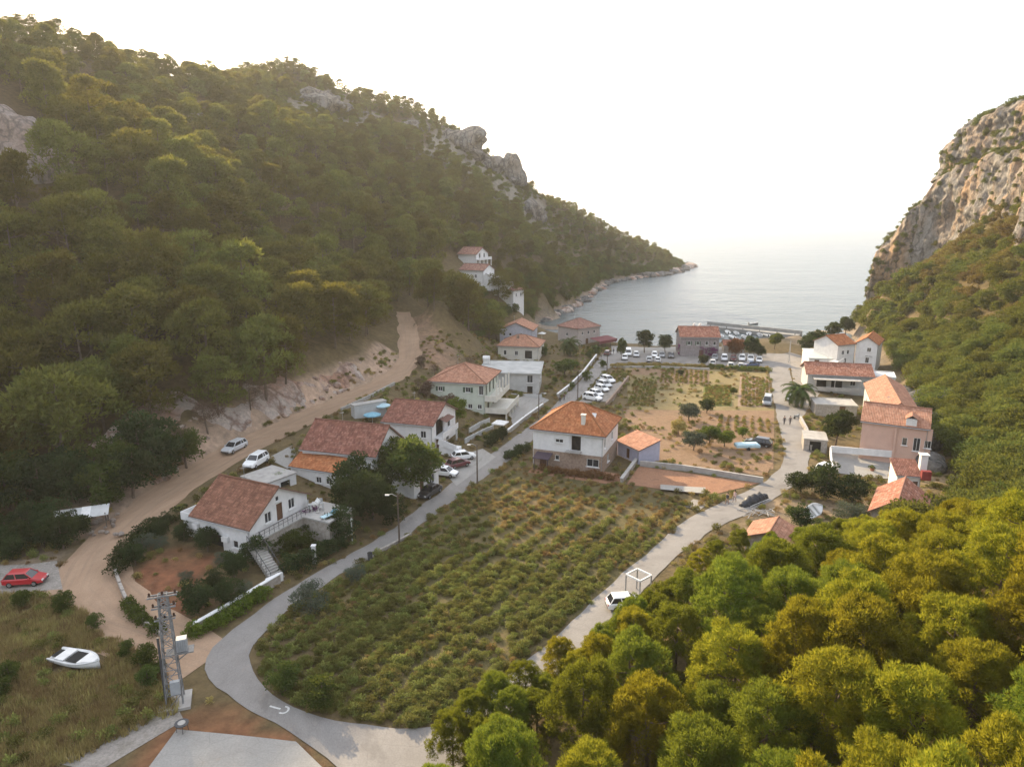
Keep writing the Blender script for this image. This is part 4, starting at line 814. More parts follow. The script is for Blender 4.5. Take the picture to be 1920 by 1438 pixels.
    for cx, cy, ch in chim:
        zt = hr-abs(cy-ry)*((hr-h)/max(ry, .1)) if roof == 'gx' else hr-.9
        c = MB(); c.box((cx, cy, zt+ch/2-.3), (.7,.7,ch)); c.box((cx, cy, zt+ch-.25), (.9,.9,.1)); c.box((cx, cy, zt+ch+.05), (.55,.55,.3)); c.build('chimney', WHITE if ch > 1.2 else STONE, ro)
    for x in win:
        k, u, z, a, b = x[:5]; st = x[5] if len(x) > 5 else 'w'; O, dirv, L = F[k]; n = (dirv[1], -dirv[0])
        Pl = lambda uu, zz, kk: (O[0]+dirv[0]*uu+n[0]*kk, O[1]+dirv[1]*uu+n[1]*kk, zz)
        ang = math.atan2(dirv[1], dirv[0]); isd = st in 'dg'; f = MB(); fw = .07 if a < 2 else .1
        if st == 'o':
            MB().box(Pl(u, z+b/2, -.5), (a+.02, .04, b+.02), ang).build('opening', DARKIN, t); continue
        for cu, cz, ww, hh in ((u-a/2+fw/2, z+b/2, fw, b), (u+a/2-fw/2, z+b/2, fw, b), (u, z+b-fw/2, a-2*fw-.004, fw), (u, z+fw/2, a-2*fw-.004, fw)): f.box(Pl(cu, cz, -.09), (ww, .08, hh), ang)
        if not isd and a > .8: f.box(Pl(u, z+b/2, -.09), (.05, .07, b-2*fw), ang)
        if not isd: f.box(Pl(u, z-.04, .05), (a+.25, .24, .07), ang)
        fo = f.build('door' if isd else 'window', WOODD if st == 'd' else frame, t)
        MB().box(Pl(u, z+b/2, -.12), (a-fw, .03, b-fw), ang).build('leaf' if isd else 'pane', (WOODD if st == 'd' else GREY) if isd else GLASS, fo)
        if st == 's':
            for sg in (-1, 1): MB().box(Pl(u+sg*(a*.75+.02), z+b/2, .035), (a*.46, .05, b), ang).build('shutter', SHUT, fo)
    t['dims'] = (float(w), float(d), float(h)); return t, ux, uy, A
def lp(hs, x, y, z=0): t, ux, uy, A = hs; p = A+ux*x+uy*y; return (p[0], p[1], t.location.z+z)
def part(hs, name, mat, mb, smooth=False): return mb.build(name, mat, hs[0], smooth)

# central hipped house
I = house('hipped_house', 'white house with bright orange hipped roof and stone ground floor beside the field', W(993,803,9.6), W(1136,819,9.6), 10.0, 3.3, 9.5, 'hip', 3.5, WHITE, 'tiles_orange',
  [('f',4.2,4.35,1.3,.6),('f',6.9,3.4,1.5,2.3,'o'),('f',3.9,1.5,.7,.8),('f',9.6,1.1,1.9,1.25),('r',1.2,3.9,.9,1.5),('r',6.0,3.9,1.0,1.3),('r',3.5,1.0,1.2,1.2),('f',1.6,.2,1.1,2.0,'d')], .5, base=(STONE, 2.9), inset=.5)
part(I, 'skylight', FRAME, MB().box((8.7,3.4,8.22), (.7,1.0,.12), M4=Matrix.Rotation(.64, 3, 'X')))
part(I, 'chimney', CREAM, MB().box((7.6,1.4,8.0), (.6,.6,1.6)).box((7.6,1.4,8.85), (.8,.8,.1)))
part(I, 'balcony_slab', CONC, MB().box((6.6,-.5,3.3), (2.4,1.0,.14)))
part(I, 'porch_roof', M('dark_sheet', (.07,.05,.07), None, 3, .7), MB().box((1.9,-1.1,2.3), (2.6,2.2,.1), M4=Matrix.Rotation(.18, 3, 'X')).box((.8,-2.0,1.0), (.1,.1,2.2)).box((3.0,-2.0,1.0), (.1,.1,2.2)))
part(I, 'flue_pipe', FRAME, MB().tube([(-.12,.3,0),(-.12,.3,6.0)], .06, 6).tube([(5.9,-.12,2.9),(5.9,-.12,6.1)], .05, 6))
LT = house('lean_to', 'low orange-roofed lean-to with bluish wall against the central house', W(1157,829,5.4), W(1198,848,5.4), 4.2, 3.3, 5.6, 'shed', 0, M('bluish_plaster', (.44,.44,.55), (.38,.38,.48), 1.5), 'tiles_salmon', [('f',3.0,.3,.8,1.6,'d')], .2, zeb=6.7, cat='shed')
# house 1, left
H1 = house('brown_roofed_house', 'white house with brown tiled roof, arched basement and outdoor steps beside the dirt road', W(358,966,8.5), W(467,993,8.5), 9.3, 4.7, 8.6, 'gx', 2.55, WHITE, 'tiles_brown',
  [('r',2.9,3.35,1.05,1.25),('r',4.7,2.95,.95,2.05,'d'),('r',6.7,3.6,1.05,1.25),('r',4.5,5.3,.6,.65),('f',3.0,-.1,2.6,2.2,'o'),('f',6.2,1.0,.8,.9),('l',3.0,1.4,1.0,1.1)], .4, zeb=9.1, rp=.48, inset=.2)
w1, d1_, _ = H1[0]['dims']
wk = MB().box((w1+.95,4.0,2.85), (1.7,8.6,.18)).box((w1+2.9,8.8,2.85), (5.4,4.6,.185))
part(H1, 'terrace', M('terrace_tiles', (.42,.40,.38), (.34,.33,.31), 2, .8), wk)
part(H1, 'terrace_wall', GSTONE, MB().box((w1+.95,4.0,1.3), (1.4,8.2,2.9)).box((w1+2.9,8.8,1.2), (5.0,4.2,2.9)))
rl = MB()
for k in range(12): rl.bar((w1+1.7,-.2+k*.72,2.94), (w1+1.7,-.2+k*.72,3.8), .04)
rl.bar((w1+1.7,-.3,3.8), (w1+1.7,7.8,3.8), .05); rl.bar((w1+1.7,-.3,3.4), (w1+1.7,7.8,3.4), .03)
part(H1, 'railing', RAIL, rl)
part(H1, 'side_terrace', WHITE, MB().box((-1.2,1.6,2.9), (2.2,3.0,.2)).box((-1.2,.15,3.35), (2.2,.12,.8)).box((-2.24,1.6,3.35), (.12,2.8,.8)).box((-1.2,1.6,1.0), (1.9,2.6,3.7)))
for ax_ in (.4, 4.9): part(H1, 'air_conditioner', FRAME, MB().box((ax_,-.22,2.6 if ax_ < 1 else 1.9), (.85,.34,.6)).tube([(ax_+.1,-.40,2.6 if ax_ < 1 else 1.9),(ax_+.1,-.41,2.6 if ax_ < 1 else 1.9)], .22, 12))
st = thing('outdoor_steps', 'flight of pale concrete steps leading down from the white house terrace', 'steps', lp(H1, w1+.9, -.4, 0), math.atan2(H1[1][1], H1[1][0]))
sa, sb = np.array(lp(H1, w1+.9, -.4, 2.7)), W(520,1083,4.5); loc = Matrix.Rotation(-math.atan2(H1[1][1], H1[1][0]), 3, 'Z')@Vector(sb-np.array(st.location)); L0 = Vector((0,0,2.7))
dirs = (Vector((loc.x, loc.y, 0))).normalized(); sang = math.atan2(dirs.y, dirs.x)
for k in range(16):
    q = L0.lerp(loc, k/15); MB().box((q.x, q.y, q.z-.25), (.42, 1.5, .5), sang).build('step', CONC, st)
sr = MB()
for sg in (-1, 1):
    off = Vector((-dirs.y, dirs.x, 0))*.72*sg; sr.bar(L0+off+Vector((0,0,.85)), loc+off+Vector((0,0,.85)), .05)
    for k in range(6): q = L0.lerp(loc, k/5)+off; sr.bar(q, q+Vector((0,0,.85)), .04)
sr.build('handrail', RAIL, st)
# garage with roof parking
GA = house('garage', 'small flat-roofed garage with grey stone side carrying the parked white car', W(452,888,8.0), W(497,902,8.0), 5.0, 4.9, 7.55, 'flat', 0, WHITE, CONC, [('r',3.2,.1,1.6,2.0,'o')], .12, parapet=0, cat='garage', base=(GSTONE, .2))
# house 2
H2 = house('mottled_roofed_house', 'long white house with mottled red-brown tiled roof beside the dirt road', W(561,840,9.5), W(704,855,9.5), 8.6, 4.8, 9.4, 'gx', 3.0, WHITE, 'tiles_red', [('f',9.2,3.6,1.2,.8),('r',2.5,2.2,1.0,1.2),('r',5.5,2.2,1.0,1.2),('l',3.5,3.2,.9,1.0)], .35, inset=.3, chim=[(2.0,7.0,1.0)])
H2b = house('annexe', 'white annexe with plain bright orange roof in front of the mottled roof', W(543,874,7.5), W(630,887,7.5), 2.7, 4.6, 7.5, 'shed', 0, WHITE, 'tiles_orange', [('f',6.3,1.0,1.0,.9),('f',4.6,1.0,.9,.9)], .25, zeb=8.6, inset=.1)
# house 3
H3 = house('balcony_house', 'white gabled house with dull red roof and recessed balcony over the street', W(714,790,9.0), W(812,799,9.0), 10.2, 3.9, 9.0, 'gx', 2.3, WHITE, 'tiles_red', [('r',3.2,2.7,3.2,2.7,'o'),('r',7.2,2.9,1.1,2.1,'o'),('r',2.2,.1,1.2,2.1,'d'),('r',6.5,.6,1.2,1.2),('f',7.0,2.8,1.0,1.2)], .4, inset=.35)
w3, d3_, _ = H3[0]['dims']
part(H3, 'balcony', WHITE, MB().box((w3+.7,4.4,2.6), (1.5,6.8,.16)).box((w3+1.42,4.4,3.1), (.08,6.8,.85)).box((w3+1.2,1.2,1.3), (.22,.22,2.6)).box((w3+1.2,7.6,1.3), (.22,.22,2.6)))
part(H3, 'awning', M('brown_cloth', (.20,.11,.09), None, 2), MB().box((w3+.6,5.0,5.0), (1.4,3.6,.05), M4=Matrix.Rotation(.25, 3, 'Y')))
part(H3, 'outdoor_stair', WHITE, MB().box((w3+2.6,1.2,.7), (3.4,1.4,1.5)).box((w3+3.8,1.2,.3), (1.4,1.42,.8)).box((w3+2.4,.4,1.9), (3.2,.12,1.0), M4=Matrix.Rotation(.3, 3, 'Y')))
TW = house('terrace_annexe', 'pale flat-roofed annexe wall beside the blue parasols behind the roofs', W(664,762,10.6), W(724,752,10.6), 1.4, 6.5, 10.6, 'flat', 0, GREY, CONC, [], .1, parapet=0)
# house 4
H4 = house('green_walled_house', 'pale green two-storey house with salmon hipped roof and side terraces', W(800,714,10.6), W(912,720,10.6), 11.0, 3.6, 10.5, 'hip', 2.7, GREENISH, 'tiles_salmon', [('f',2.0,5.0,.9,.9,'s'),('f',7.6,5.0,1.0,1.0,'s'),('f',10.2,4.6,.9,1.8),('f',8.0,1.8,.9,.9),('f',9.9,1.8,.9,.9),('r',1.5,4.2,1.2,2.1,'o'),('r',4.2,4.2,1.2,2.1,'o'),('r',7.0,4.2,1.2,2.1,'o'),('r',9.6,4.2,1.0,2.1),('r',3.0,.4,1.6,2.1,'o'),('r',7.0,.4,1.6,2.1,'o')], .55, inset=.55)
w4 = H4[0]['dims'][0]
tb = MB()
for zz, dp in ((3.5, 2.4), (1.2, 4.4)):
    tb.box((w4+dp/2,5.5,zz), (dp,11.2,.2)); tb.box((w4+dp-.08,5.5,zz+.55), (.14,11.2,.9)); tb.box((w4+dp/2,-.03,zz+.55), (dp-.3,.14,.9))
for k in range(5):
    tb.box((w4+2.3,.3+k*2.6,5.3), (.25,.25,3.5)); tb.box((w4+4.25,.3+k*2.6,-.3), (.3,.3,2.8))
part(H4, 'terrace', CREAM, tb)
# modern flat house
H5 = house('flat_roofed_house', 'grey modern house with wide flat concrete roof and round-headed door', (-7.2,153.2), (5.9,152.0), 12.5, 3.3, 7.9, 'flat', 0, GREY, M('roof_concrete', (.48,.48,.46), (.36,.36,.35), .5, .9), [('f',11.2,2.6,1.3,1.7),('f',11.2,0,1.2,1.8,'o'),('f',6.0,0.2,1.0,1.9),('r',3.0,2.4,1.2,1.5),('r',7.0,2.4,1.2,1.5),('r',5.0,.2,1.6,2.0,'o')], .5, parapet=.12)
part(H5, 'front_wall', GREY, MB().box((9.5,-3.0,.25), (9.0,.25,1.1)))
part(H5, 'water_tank', FRAME, MB().tube([(-.4,9.2,6.1),(1.2,9.2,6.1)], .6, 10).box((.4,9.2,5.2), (1.4,.9,.8)))
# two houses towards the shore
H6 = house('small_hipped_house', 'low cream house with salmon hipped roof nearer of the two by the shore palm', W(930,648,6.7), W(1012,651,6.7), 10.0, 3.1, 6.6, 'hip', 2.5, CREAM, 'tiles_salmon', [('f',2.0,1.0,.8,1.3),('f',8.6,.2,2.0,2.2,'o'),('f',5.2,1.0,.9,1.2),('r',2.5,.9,1.0,1.3),('r',6.5,.9,1.0,1.3)], .45, inset=.45, chim=[(5.0,3.4,.9)])
H7 = house('gabled_house', 'grey-blue gabled house with salmon roof behind the low hipped house', W(934,618,7.6), W(1000,620,7.6), 10.0, 2.8, 7.6, 'gy', 2.1, M('lilac_plaster', (.48,.48,.54), None, 1.5), 'tiles_salmon', [('f',1.4,2.9,.8,.9),('f',3.3,2.9,.8,.9),('f',6.6,2.9,.9,.9),('r',4.0,2.6,1.0,1.2)], .45, inset=.4)
H8 = house('shore_house', 'old stone house with dark red roof at the water end of the street', W(1084,617,7.7), W(1127,611,7.7), 9.0, 1.9, 7.6, 'hip', 2.5, M('pale_stone', (.46,.41,.38), (.38,.33,.31), 2.0, .9, .03), 'tiles_old', [('f',2.0,3.7,.7,1.0),('f',4.6,3.7,.7,1.0),('f',7.2,3.7,.7,1.0),('f',4.0,.3,1.2,2.1,'d'),('l',4.0,3.0,.8,1.0)], .35, inset=.3)
AW = thing('awning', 'dark red sloping awning over the terrace of the old stone house', 'awning', (26,217,1.9), .73)
MB().box((2.2,-1.2,2.6), (8.4,4.2,.1), M4=Matrix.Rotation(.14, 3, 'X')).build('canopy', M('maroon_cloth', (.17,.055,.06), None, 2), AW)
for k in (-1.6, 1.0, 3.4, 6.0): MB().box((k,-3.0,1.0), (.1,.1,2.8)).build('post', RAIL, AW)
MB().box((2.2,-3.2,1.9), (8.2,.06,.7)).build('valance', M('maroon_cloth', (.17,.055,.06)), AW)
H9 = house('seafront_house', 'long grey-stone house with orange-brown roof and purple bougainvillea on the seafront', W(1275,631,7.9), W(1352,632,7.9), 8.6, 1.8, 7.8, 'gx', 2.2, M('mauve_stone', (.30,.27,.27), (.22,.19,.19), 2.0, .95, .04), 'tiles_rust', [('f',2.4,3.6,.8,1.1,'s'),('f',4.9,3.6,.8,1.1,'s'),('f',7.4,3.6,.8,1.1),('f',9.6,3.6,.8,1.1),('f',6.0,.1,1.3,2.1,'d')], .4, inset=.35, chim=[(4.5,5.4,1.3),(6.2,5.4,1.3)])
H10 = house('stone_shed', 'low stone shed with rusty roof among the seafront trees', W(1358,648,4.2), W(1396,649,4.2), 5.0, 1.8, 4.2, 'gx', 1.1, GSTONE, 'tiles_rust', [], .3, cat='shed')
# hillside houses
def site(px, py, w_, rot): p = G(px, py); u_ = np.array([math.cos(rot), math.sin(rot)]); return p[:2]-u_*w_/2, p[:2]+u_*w_/2, float(p[2])
s11, s12, s13 = site(876, 500, 7.6, -.5), site(884, 527, 9.6, -.5), site(943, 563, 8.4, -.55)
H11 = house('hillside_house', 'topmost white hillside house with red roof and tall gabled balcony front', s11[0], s11[1], 8.6, s11[2], s11[2]+4.4, 'gx', 2.2, WHITE, 'tiles_old', [('r',1.4,.3,1.0,1.9,'o'),('r',4.2,.2,1.1,2.0,'o'),('r',7.0,.3,1.0,1.9,'o'),('r',2.6,3.0,1.0,1.6,'o'),('r',5.8,3.0,1.0,1.6,'o')], .4, drop=5)
part(H11, 'balcony', WHITE, MB().box((8.4,4.3,2.4), (1.6,8.6,.2)).box((9.1,4.3,2.9), (.08,8.6,.8)).box((9.0,.2,1.2), (.2,.2,2.4)).box((9.0,8.4,1.2), (.2,.2,2.4)))
H12 = house('stepped_house', 'white hillside house with low red roof and stepped terraces, middle of three', s12[0], s12[1], 7.5, s12[2], s12[2]+3.6, 'gx', 1.8, WHITE, 'tiles_old', [('r',2.0,1.0,1.0,1.6,'o'),('r',5.0,1.0,1.0,1.6,'o'),('f',6.5,1.0,.9,1.2)], .35, drop=6)
part(H12, 'terrace', WHITE, MB().box((12.0,3.0,-.8), (4.6,6.0,4.6)).box((16.0,3.0,-2.4), (4.2,6.0,4.4)).box((12.0,.1,1.9), (4.6,.12,.8)).box((16.0,.1,.2), (4.2,.12,.8)))
H13 = house('hillside_cottage', 'lowest white hillside house with red hipped roof and row of windows', s13[0], s13[1], 7.0, s13[2], s13[2]+3.4, 'hip', 1.7, WHITE, 'tiles_old', [('f',1.5,1.2,.8,1.2),('f',3.6,1.2,.8,1.2),('f',5.6,1.2,.8,1.2),('r',2.0,1.2,.9,1.2),('r',5.0,1.2,.9,1.2)], .4, drop=6)
# right-hand side of the valley
H14 = house('white_gabled_house', 'tall white house with orange roof below the right slope', W(1603,643,9.0), W(1648,647,9.0), 10.5, 2.9, 9.0, 'gy', 1.7, WHITE, 'tiles_orange', [('f',3.2,4.0,1.0,1.1),('f',3.0,1.0,.9,1.5),('f',3.3,2.7,1.8,.25),('l',2.5,3.5,1.0,1.2),('l',6.0,3.5,1.0,1.2)], .4, inset=.3)
H15 = house('white_side_wing', 'white wing with orange roof and outside stair left of the tall white house', W(1572,645,9.2), W(1604,642,9.2), 8.0, 2.8, 8.8, 'gx', 1.9, WHITE, 'tiles_orange', [('f',2.0,3.4,.9,1.1),('f',3.8,3.4,.8,1.1),('f',3.0,.6,.9,1.8)], .3)
part(H15, 'outdoor_stair', WHITE, MB().box((-1.2,-1.0,1.0), (1.6,3.0,2.2)).box((-2.6,-1.0,.4), (1.4,3.0,1.2)).box((-1.6,-2.4,2.0), (3.4,.12,1.0), M4=Matrix.Rotation(-.4, 3, 'Y')))
H16 = house('boat_shed', 'low building with pale sheet-metal roof beside the white house', W(1517,672,4.9), W(1572,674,4.9), 9.0, 2.5, 4.9, 'shed', 0, WHITE, M('pale_sheet', (.60,.62,.58), (.52,.54,.50), 1.0, .6), [('f',2.0,.2,1.2,1.9,'d')], .2, zeb=5.8, cat='shed')
H17 = house('long_roofed_house', 'low house with long patchy orange roof and shaded veranda', W(1513,700,6.2), W(1640,706,6.2), 8.5, 2.9, 6.1, 'gx', 1.8, GREY, 'tiles_rust', [('f',3.0,.1,2.4,2.1,'o'),('f',6.4,.1,2.4,2.1,'o'),('f',9.8,.8,1.2,1.2),('f',12.6,.8,1.2,1.2)], .5, inset=.3)
part(H17, 'veranda', CONC, MB().box((6.0,-1.6,2.5), (10.0,2.8,.12)).box((1.4,-2.9,1.2), (.14,.14,2.5)).box((5.4,-2.9,1.2), (.14,.14,2.5)).box((10.6,-2.9,1.2), (.14,.14,2.5)).box((6.0,-3.0,.45), (10.0,.12,.9)))
H18 = house('flat_shed', 'small white flat-roofed block right of the long patchy roof', W(1641,706,6.0), W(1679,709,6.0), 6.0, 2.9, 5.9, 'flat', 0, WHITE, M('white_roof', (.66,.66,.66), (.56,.56,.56), .8), [('f',2.2,.8,.9,1.0)], .15, parapet=.2, cat='shed')
H19 = house('pink_house', 'pink house with salmon roof, white dormer and white-framed windows', W(1615,788,9.4), W(1744,804,9.4), 8.0, 3.5, 9.3, 'gx', 2.1, PINK, 'tiles_salmon', [('f',6.3,2.6,.75,1.3),('f',8.0,1.9,1.0,2.2),('f',9.5,2.6,.95,1.25),('l',4.0,2.6,.8,1.6)], .3, inset=.2)
w9 = H19[0]['dims'][0]
dm = H19[0]; part(H19, 'dormer', FRAME, MB().box((6.9,.9,6.35), (1.5,1.9,1.5)))
dr = MB(); slab(dr, [(5.95,2.6,7.05),(5.95,-.25,7.05),(6.9,-.25,7.65),(6.9,2.6,7.65)], .1); slab(dr, [(7.85,-.25,7.05),(7.85,2.6,7.05),(6.9,2.6,7.65),(6.9,-.25,7.65)], .1); dr.build('dormer_roof', [MATS['tiles_salmon'], FASC], dm)
part(H19, 'corner_pilaster', PINK, MB().box((4.9,-.16,2.4), (.3,.3,6.6)))
H20 = house('pink_house_wing', 'long rear wing of the pink house with salmon roof running uphill', (62.6,117.0), (68.8,114.6), 23.0, 3.4, 9.0, 'gy', 1.9, M('pale_green_wall', (.50,.54,.50), None, 1.2), 'tiles_salmon', [('l',5.0,2.4,.9,1.3),('l',10.0,2.4,.9,1.3),('l',15.0,2.4,.9,1.3)], .35)
TR = thing('terrace_wall', 'white parapet wall along the pink house terrace', 'wall', W(1557,846,4.0)); a_ = W(1557,846,4.0); b_ = W(1674,856,4.0)
MB().bar((0,0,.4), tuple(b_-a_+np.array([0,0,.4])), .2, 1.1).build('wall', WHITE, TR); c_ = W(1560,886,4.0); MB().bar((-.1,-.1,.3), tuple(c_-a_+np.array([0,0,.3])), .2, .9).build('side_wall', WHITE, TR)
H21 = house('red_roofed_shed', 'small white shed with dark red roof below the pink house', W(1683,890,6.3), W(1727,893,6.3), 3.6, 3.6, 6.2, 'shed', 0, WHITE, 'tiles_red', [('f',2.4,.2,.7,1.7,'d')], .2, zeb=7.4, cat='shed')
part(H21, 'chimney', WHITE, MB().box((3.6,1.6,4.2), (.9,.9,2.4)).box((3.6,1.6,5.45), (1.2,1.2,.12)))
part(H21, 'red_tank', M('red_paint', (.26,.05,.045), None, 2, .6), MB().box((3.5,-.3,3.0), (1.2,.7,1.3)))
H22 = house('tiled_cottage', 'old stone cottage with steep terracotta roof behind the yellow pines', (45.0,82.6), (49.6,79.6), 8.6, 3.7, 6.1, 'gy', 1.9, GSTONE, 'tiles_rust', [('f',2.6,.9,.8,1.0)], .45)
H23 = house('low_cottage', 'small pinkish-roofed cottage half hidden by the foreground pines', (27.4,76.6), (31.8,73.9), 4.4, 3.8, 5.4, 'gy', 1.1, GSTONE, 'tiles_salmon', [('f',2.2,.4,.8,.9)], .35)
H24 = house('lane_garage', 'low flat-roofed stone garage beside the lane under the round tree', W(1508,822,5.4), W(1552,826,5.4), 5.0, 3.2, 5.3, 'flat', 0, GSTONE, CONC, [('f',1.8,.05,1.8,1.8,'o')], .1, parapet=0, cat='garage')
H25 = house('lane_store', 'low grey stone building with flat roof behind the lane palm', W(1530,758,5.0), W(1608,762,5.0), 5.5, 3.0, 4.9, 'flat', 0, GSTONE, CONC, [('f',5.0,.1,1.1,1.8,'d')], .15, parapet=.1, cat='building')
H26 = house('street_wall_house', 'small white building with barred window behind the big street tree', W(776,908,6.0), W(822,884,6.0), 4.0, 3.9, 6.2, 'flat', 0, WHITE, CONC, [('f',4.2,.8,1.2,1.5),('f',1.8,.3,.9,1.8,'d')], .15, parapet=.1)

# ------------------------------------------------------------------ gardens, field plants, hedges
def GP(px, py):                                        # ground point under a pixel
    return G(px, py)
for i in range(5): q = GP(700+60*i, 1180-15*i); loose(plant('weed', 'weeds', 'weeds', 'plant', q, .8, i=i))
for i in range(4): q = GP(900+50*i, 960+12*i); loose(plant('dryweed', 'dry_weeds', 'weeds', 'plant', q, .8, i=i))
for i in range(4): q = GP(60+60*i, 1330-20*i); loose(plant('grass', 'grass', 'grass', 'grass', q, 1.0, i=i))
FPOLY = [p[:2] for p in [V(*q) for q in [(478,1225),(500,1190),(552,1138),(662,1070),(765,1010),(835,957),(897,911),(955,880),(1060,892),(1170,912),(1240,925),(1288,940),(1280,968),(1228,1018),(1126,1104),(1078,1150),(1026,1200),(936,1278),(858,1334),(822,1360),(760,1364),(640,1346),(562,1322),(514,1295),(480,1260)]]]
ra, rb = V(660,1150)[:2], V(1000,930)[:2]; rd = (rb-ra)/np.linalg.norm(rb-ra); rn_ = np.array([-rd[1], rd[0]])
N = 26000; fx = rng.uniform(-30, 32, N); fy = rng.uniform(46, 108, N); ok = inpoly(fx, fy, FPOLY); fx, fy = fx[ok], fy[ok]
row = (fx-ra[0])*rn_[0]+(fy-ra[1])*rn_[1]; ph = np.abs((((row+.5*vnoise(fx, fy, 6, 74))/2.5) % 1)-.5)*2; dry = np.clip((fy-68)/22+.3*vnoise(fx, fy, 9, 71), 0, 1)
keep = rng.random(len(fx)) < np.clip(.55*ph**1.4+.46*(1-dry)+.35*vnoise(fx, fy, 5, 72)+.02, .05, 1); fx, fy, dry, ph = fx[keep], fy[keep], dry[keep], ph[keep]
isd = rng.random(len(fx)) < np.clip(dry*.75+.35*vnoise(fx, fy, 6, 73)+.02, 0, .88); sc_ = rng.uniform(.3, .75, len(fx))*(.7+.4*ph)
fz = H(fx, fy)
mass('field_weeds', 'green weeds and vines in rough rows across the field', np.c_[fx, fy, fz][~isd], sc_[~isd], ['weed']); mass('dry_field_weeds', 'brown dry weeds in the upper half of the field', np.c_[fx, fy, fz][isd], sc_[isd]*.9, ['dryweed'])
MEADOW = [V(*q)[:2] for q in [(-60,1150),(40,1128),(130,1145),(190,1195),(290,1250),(300,1300),(330,1330),(200,1390),(60,1460),(-60,1470)]]
gx_ = rng.uniform(-62, -12, 9000); gy_ = rng.uniform(36, 75, 9000); k = inpoly(gx_, gy_, MEADOW); bp = V(148,1242); k &= ((gx_-bp[0])**2/9+(gy_-bp[1])**2/4) > 1; gx_, gy_ = gx_[k], gy_[k]; gz_ = H(gx_, gy_)
gsel = rng.random(len(gx_)) < .9
mass('meadow_grass', 'long dry grass of the meadow in the lower left corner', np.c_[gx_, gy_, gz_][gsel], rng.uniform(.5, 1.2, gsel.sum()), ['grass']); mass('meadow_weeds', 'low green weeds between the meadow grass', np.c_[gx_, gy_, gz_][~gsel], rng.uniform(.4, .9, (~gsel).sum()), ['weed'])
# verges and gardens: sparse weeds
vx, vy = rng.uniform(-60, 75, 26000), rng.uniform(48, 215, 26000)
def nearstrip(x, y, Lp, Rp):
    Lp, Rp = np.asarray(Lp)[:, :2], np.asarray(Rp)[:, :2]; return inpoly(x, y, np.r_[Lp, Rp[::-1]])
roads = nearstrip(vx, vy, STREET_L, STREET_R) | nearstrip(vx, vy, RIGHT_L, RIGHT_R) | nearstrip(vx, vy, BEND_O, BEND_I) | nearstrip(vx, vy, DIRT_L, DIRT_R) | inpoly(vx, vy, FPOLY) | inpoly(vx, vy, MEADOW)
PAVED = [[(332,1370),(555,1392),(640,1475),(255,1475)],[(1556,846),(1674,850),(1672,892),(1560,884)],[(946,762),(1004,744),(1030,752),(962,800)],[(820,868),(905,842),(930,858),(856,912)],[(1148,650),(1484,650),(1484,690),(1150,682)],[(1120,718),(1176,706),(1150,752),(1082,757)],[(0,1085),(110,1072),(120,1120),(0,1128)],[(420,1310),(560,1400),(620,1460),(240,1460),(330,1345)],[(1478,660),(1510,665),(1560,700),(1500,790)],[(1198,874),(1424,906),(1330,930),(1175,908)],[(1388,706),(1441,708),(1447,764),(1383,762)]]
for P_ in PAVED: roads |= inpoly(vx, vy, [V(*q)[:2] for q in P_])
xl_ = np.interp(vy, [60,86,100,121,150,172,200], [-62,-50,-44,-36,-28,-20,-10]); vk = ~roads & (vx > xl_) & (vx < np.interp(vy, RFOOT[:, 1], RFOOT[:, 0])) & (rng.random(len(vx)) < (.42+.45*vnoise(vx, vy, 7, 81))*np.where(inpoly(vx, vy, [V(*q)[:2] for q in [(1180,690),(1440,694),(1452,860),(1180,860)]]), .35, 1))
for o in [o for o in COL.objects if 'dims' in o]:
    w_, d_, h_ = o['dims']; a = o.rotation_euler.z; lx = (vx-o.location.x)*math.cos(a)+(vy-o.location.y)*math.sin(a); ly = -(vx-o.location.x)*math.sin(a)+(vy-o.location.y)*math.cos(a)
    vk &= ~((lx > -.8) & (lx < w_+.8) & (ly > -.8) & (ly < d_+.8))
vx, vy = vx[vk], vy[vk]; vz = H(vx, vy); vd = rng.random(len(vx)) < .5
mass('verge_weeds', 'scattered green weeds on verges and in gardens', np.c_[vx, vy, vz][~vd], rng.uniform(.3, .85, (~vd).sum()), ['weed']); mass('verge_grass', 'scattered dry tufts on verges and plots', np.c_[vx, vy, vz][vd], rng.uniform(.35, .8, vd.sum()), ['dryweed', 'grass'])
cr = []
for (tl, tr_, bl, br_, nrow) in [((1240,694),(1328,696),(1234,718),(1328,720),10),((1392,708),(1440,710),(1388,762),(1444,763),8),((1190,712),(1232,713),(1176,762),(1226,764),7),((1322,724),(1370,724),(1318,761),(1370,761),9),((1346,780),(1446,782),(1340,810),(1450,813),7),((1150,696),(1184,697),(1130,720),(1166,718),6)]:
    a4 = [V(*q)[:2] for q in (tl, tr_, bl, br_)]
    for i in range(nrow):
        f = (i+.5)/nrow; p0, p1 = a4[0]*(1-f)+a4[1]*f, a4[2]*(1-f)+a4[3]*f; L_ = np.linalg.norm(p1-p0)
        for g_ in np.arange(0, L_, .55):
            if rng.random() < .7: q = p0+(p1-p0)*g_/L_+rng.normal(0, .12, 2); cr.append((q[0], q[1], float(H(q[0], q[1]))))
cr = np.array(cr); cd = rng.random(len(cr)) < .45
mass('crop_rows', 'green crop rows in the plots of the far field', cr[~cd], rng.uniform(.3, .6, (~cd).sum()), ['weed']); mass('dry_crop_rows', 'dry brown crop rows in the plots of the far field', cr[cd], rng.uniform(.3, .6, cd.sum()), ['dryweed'])
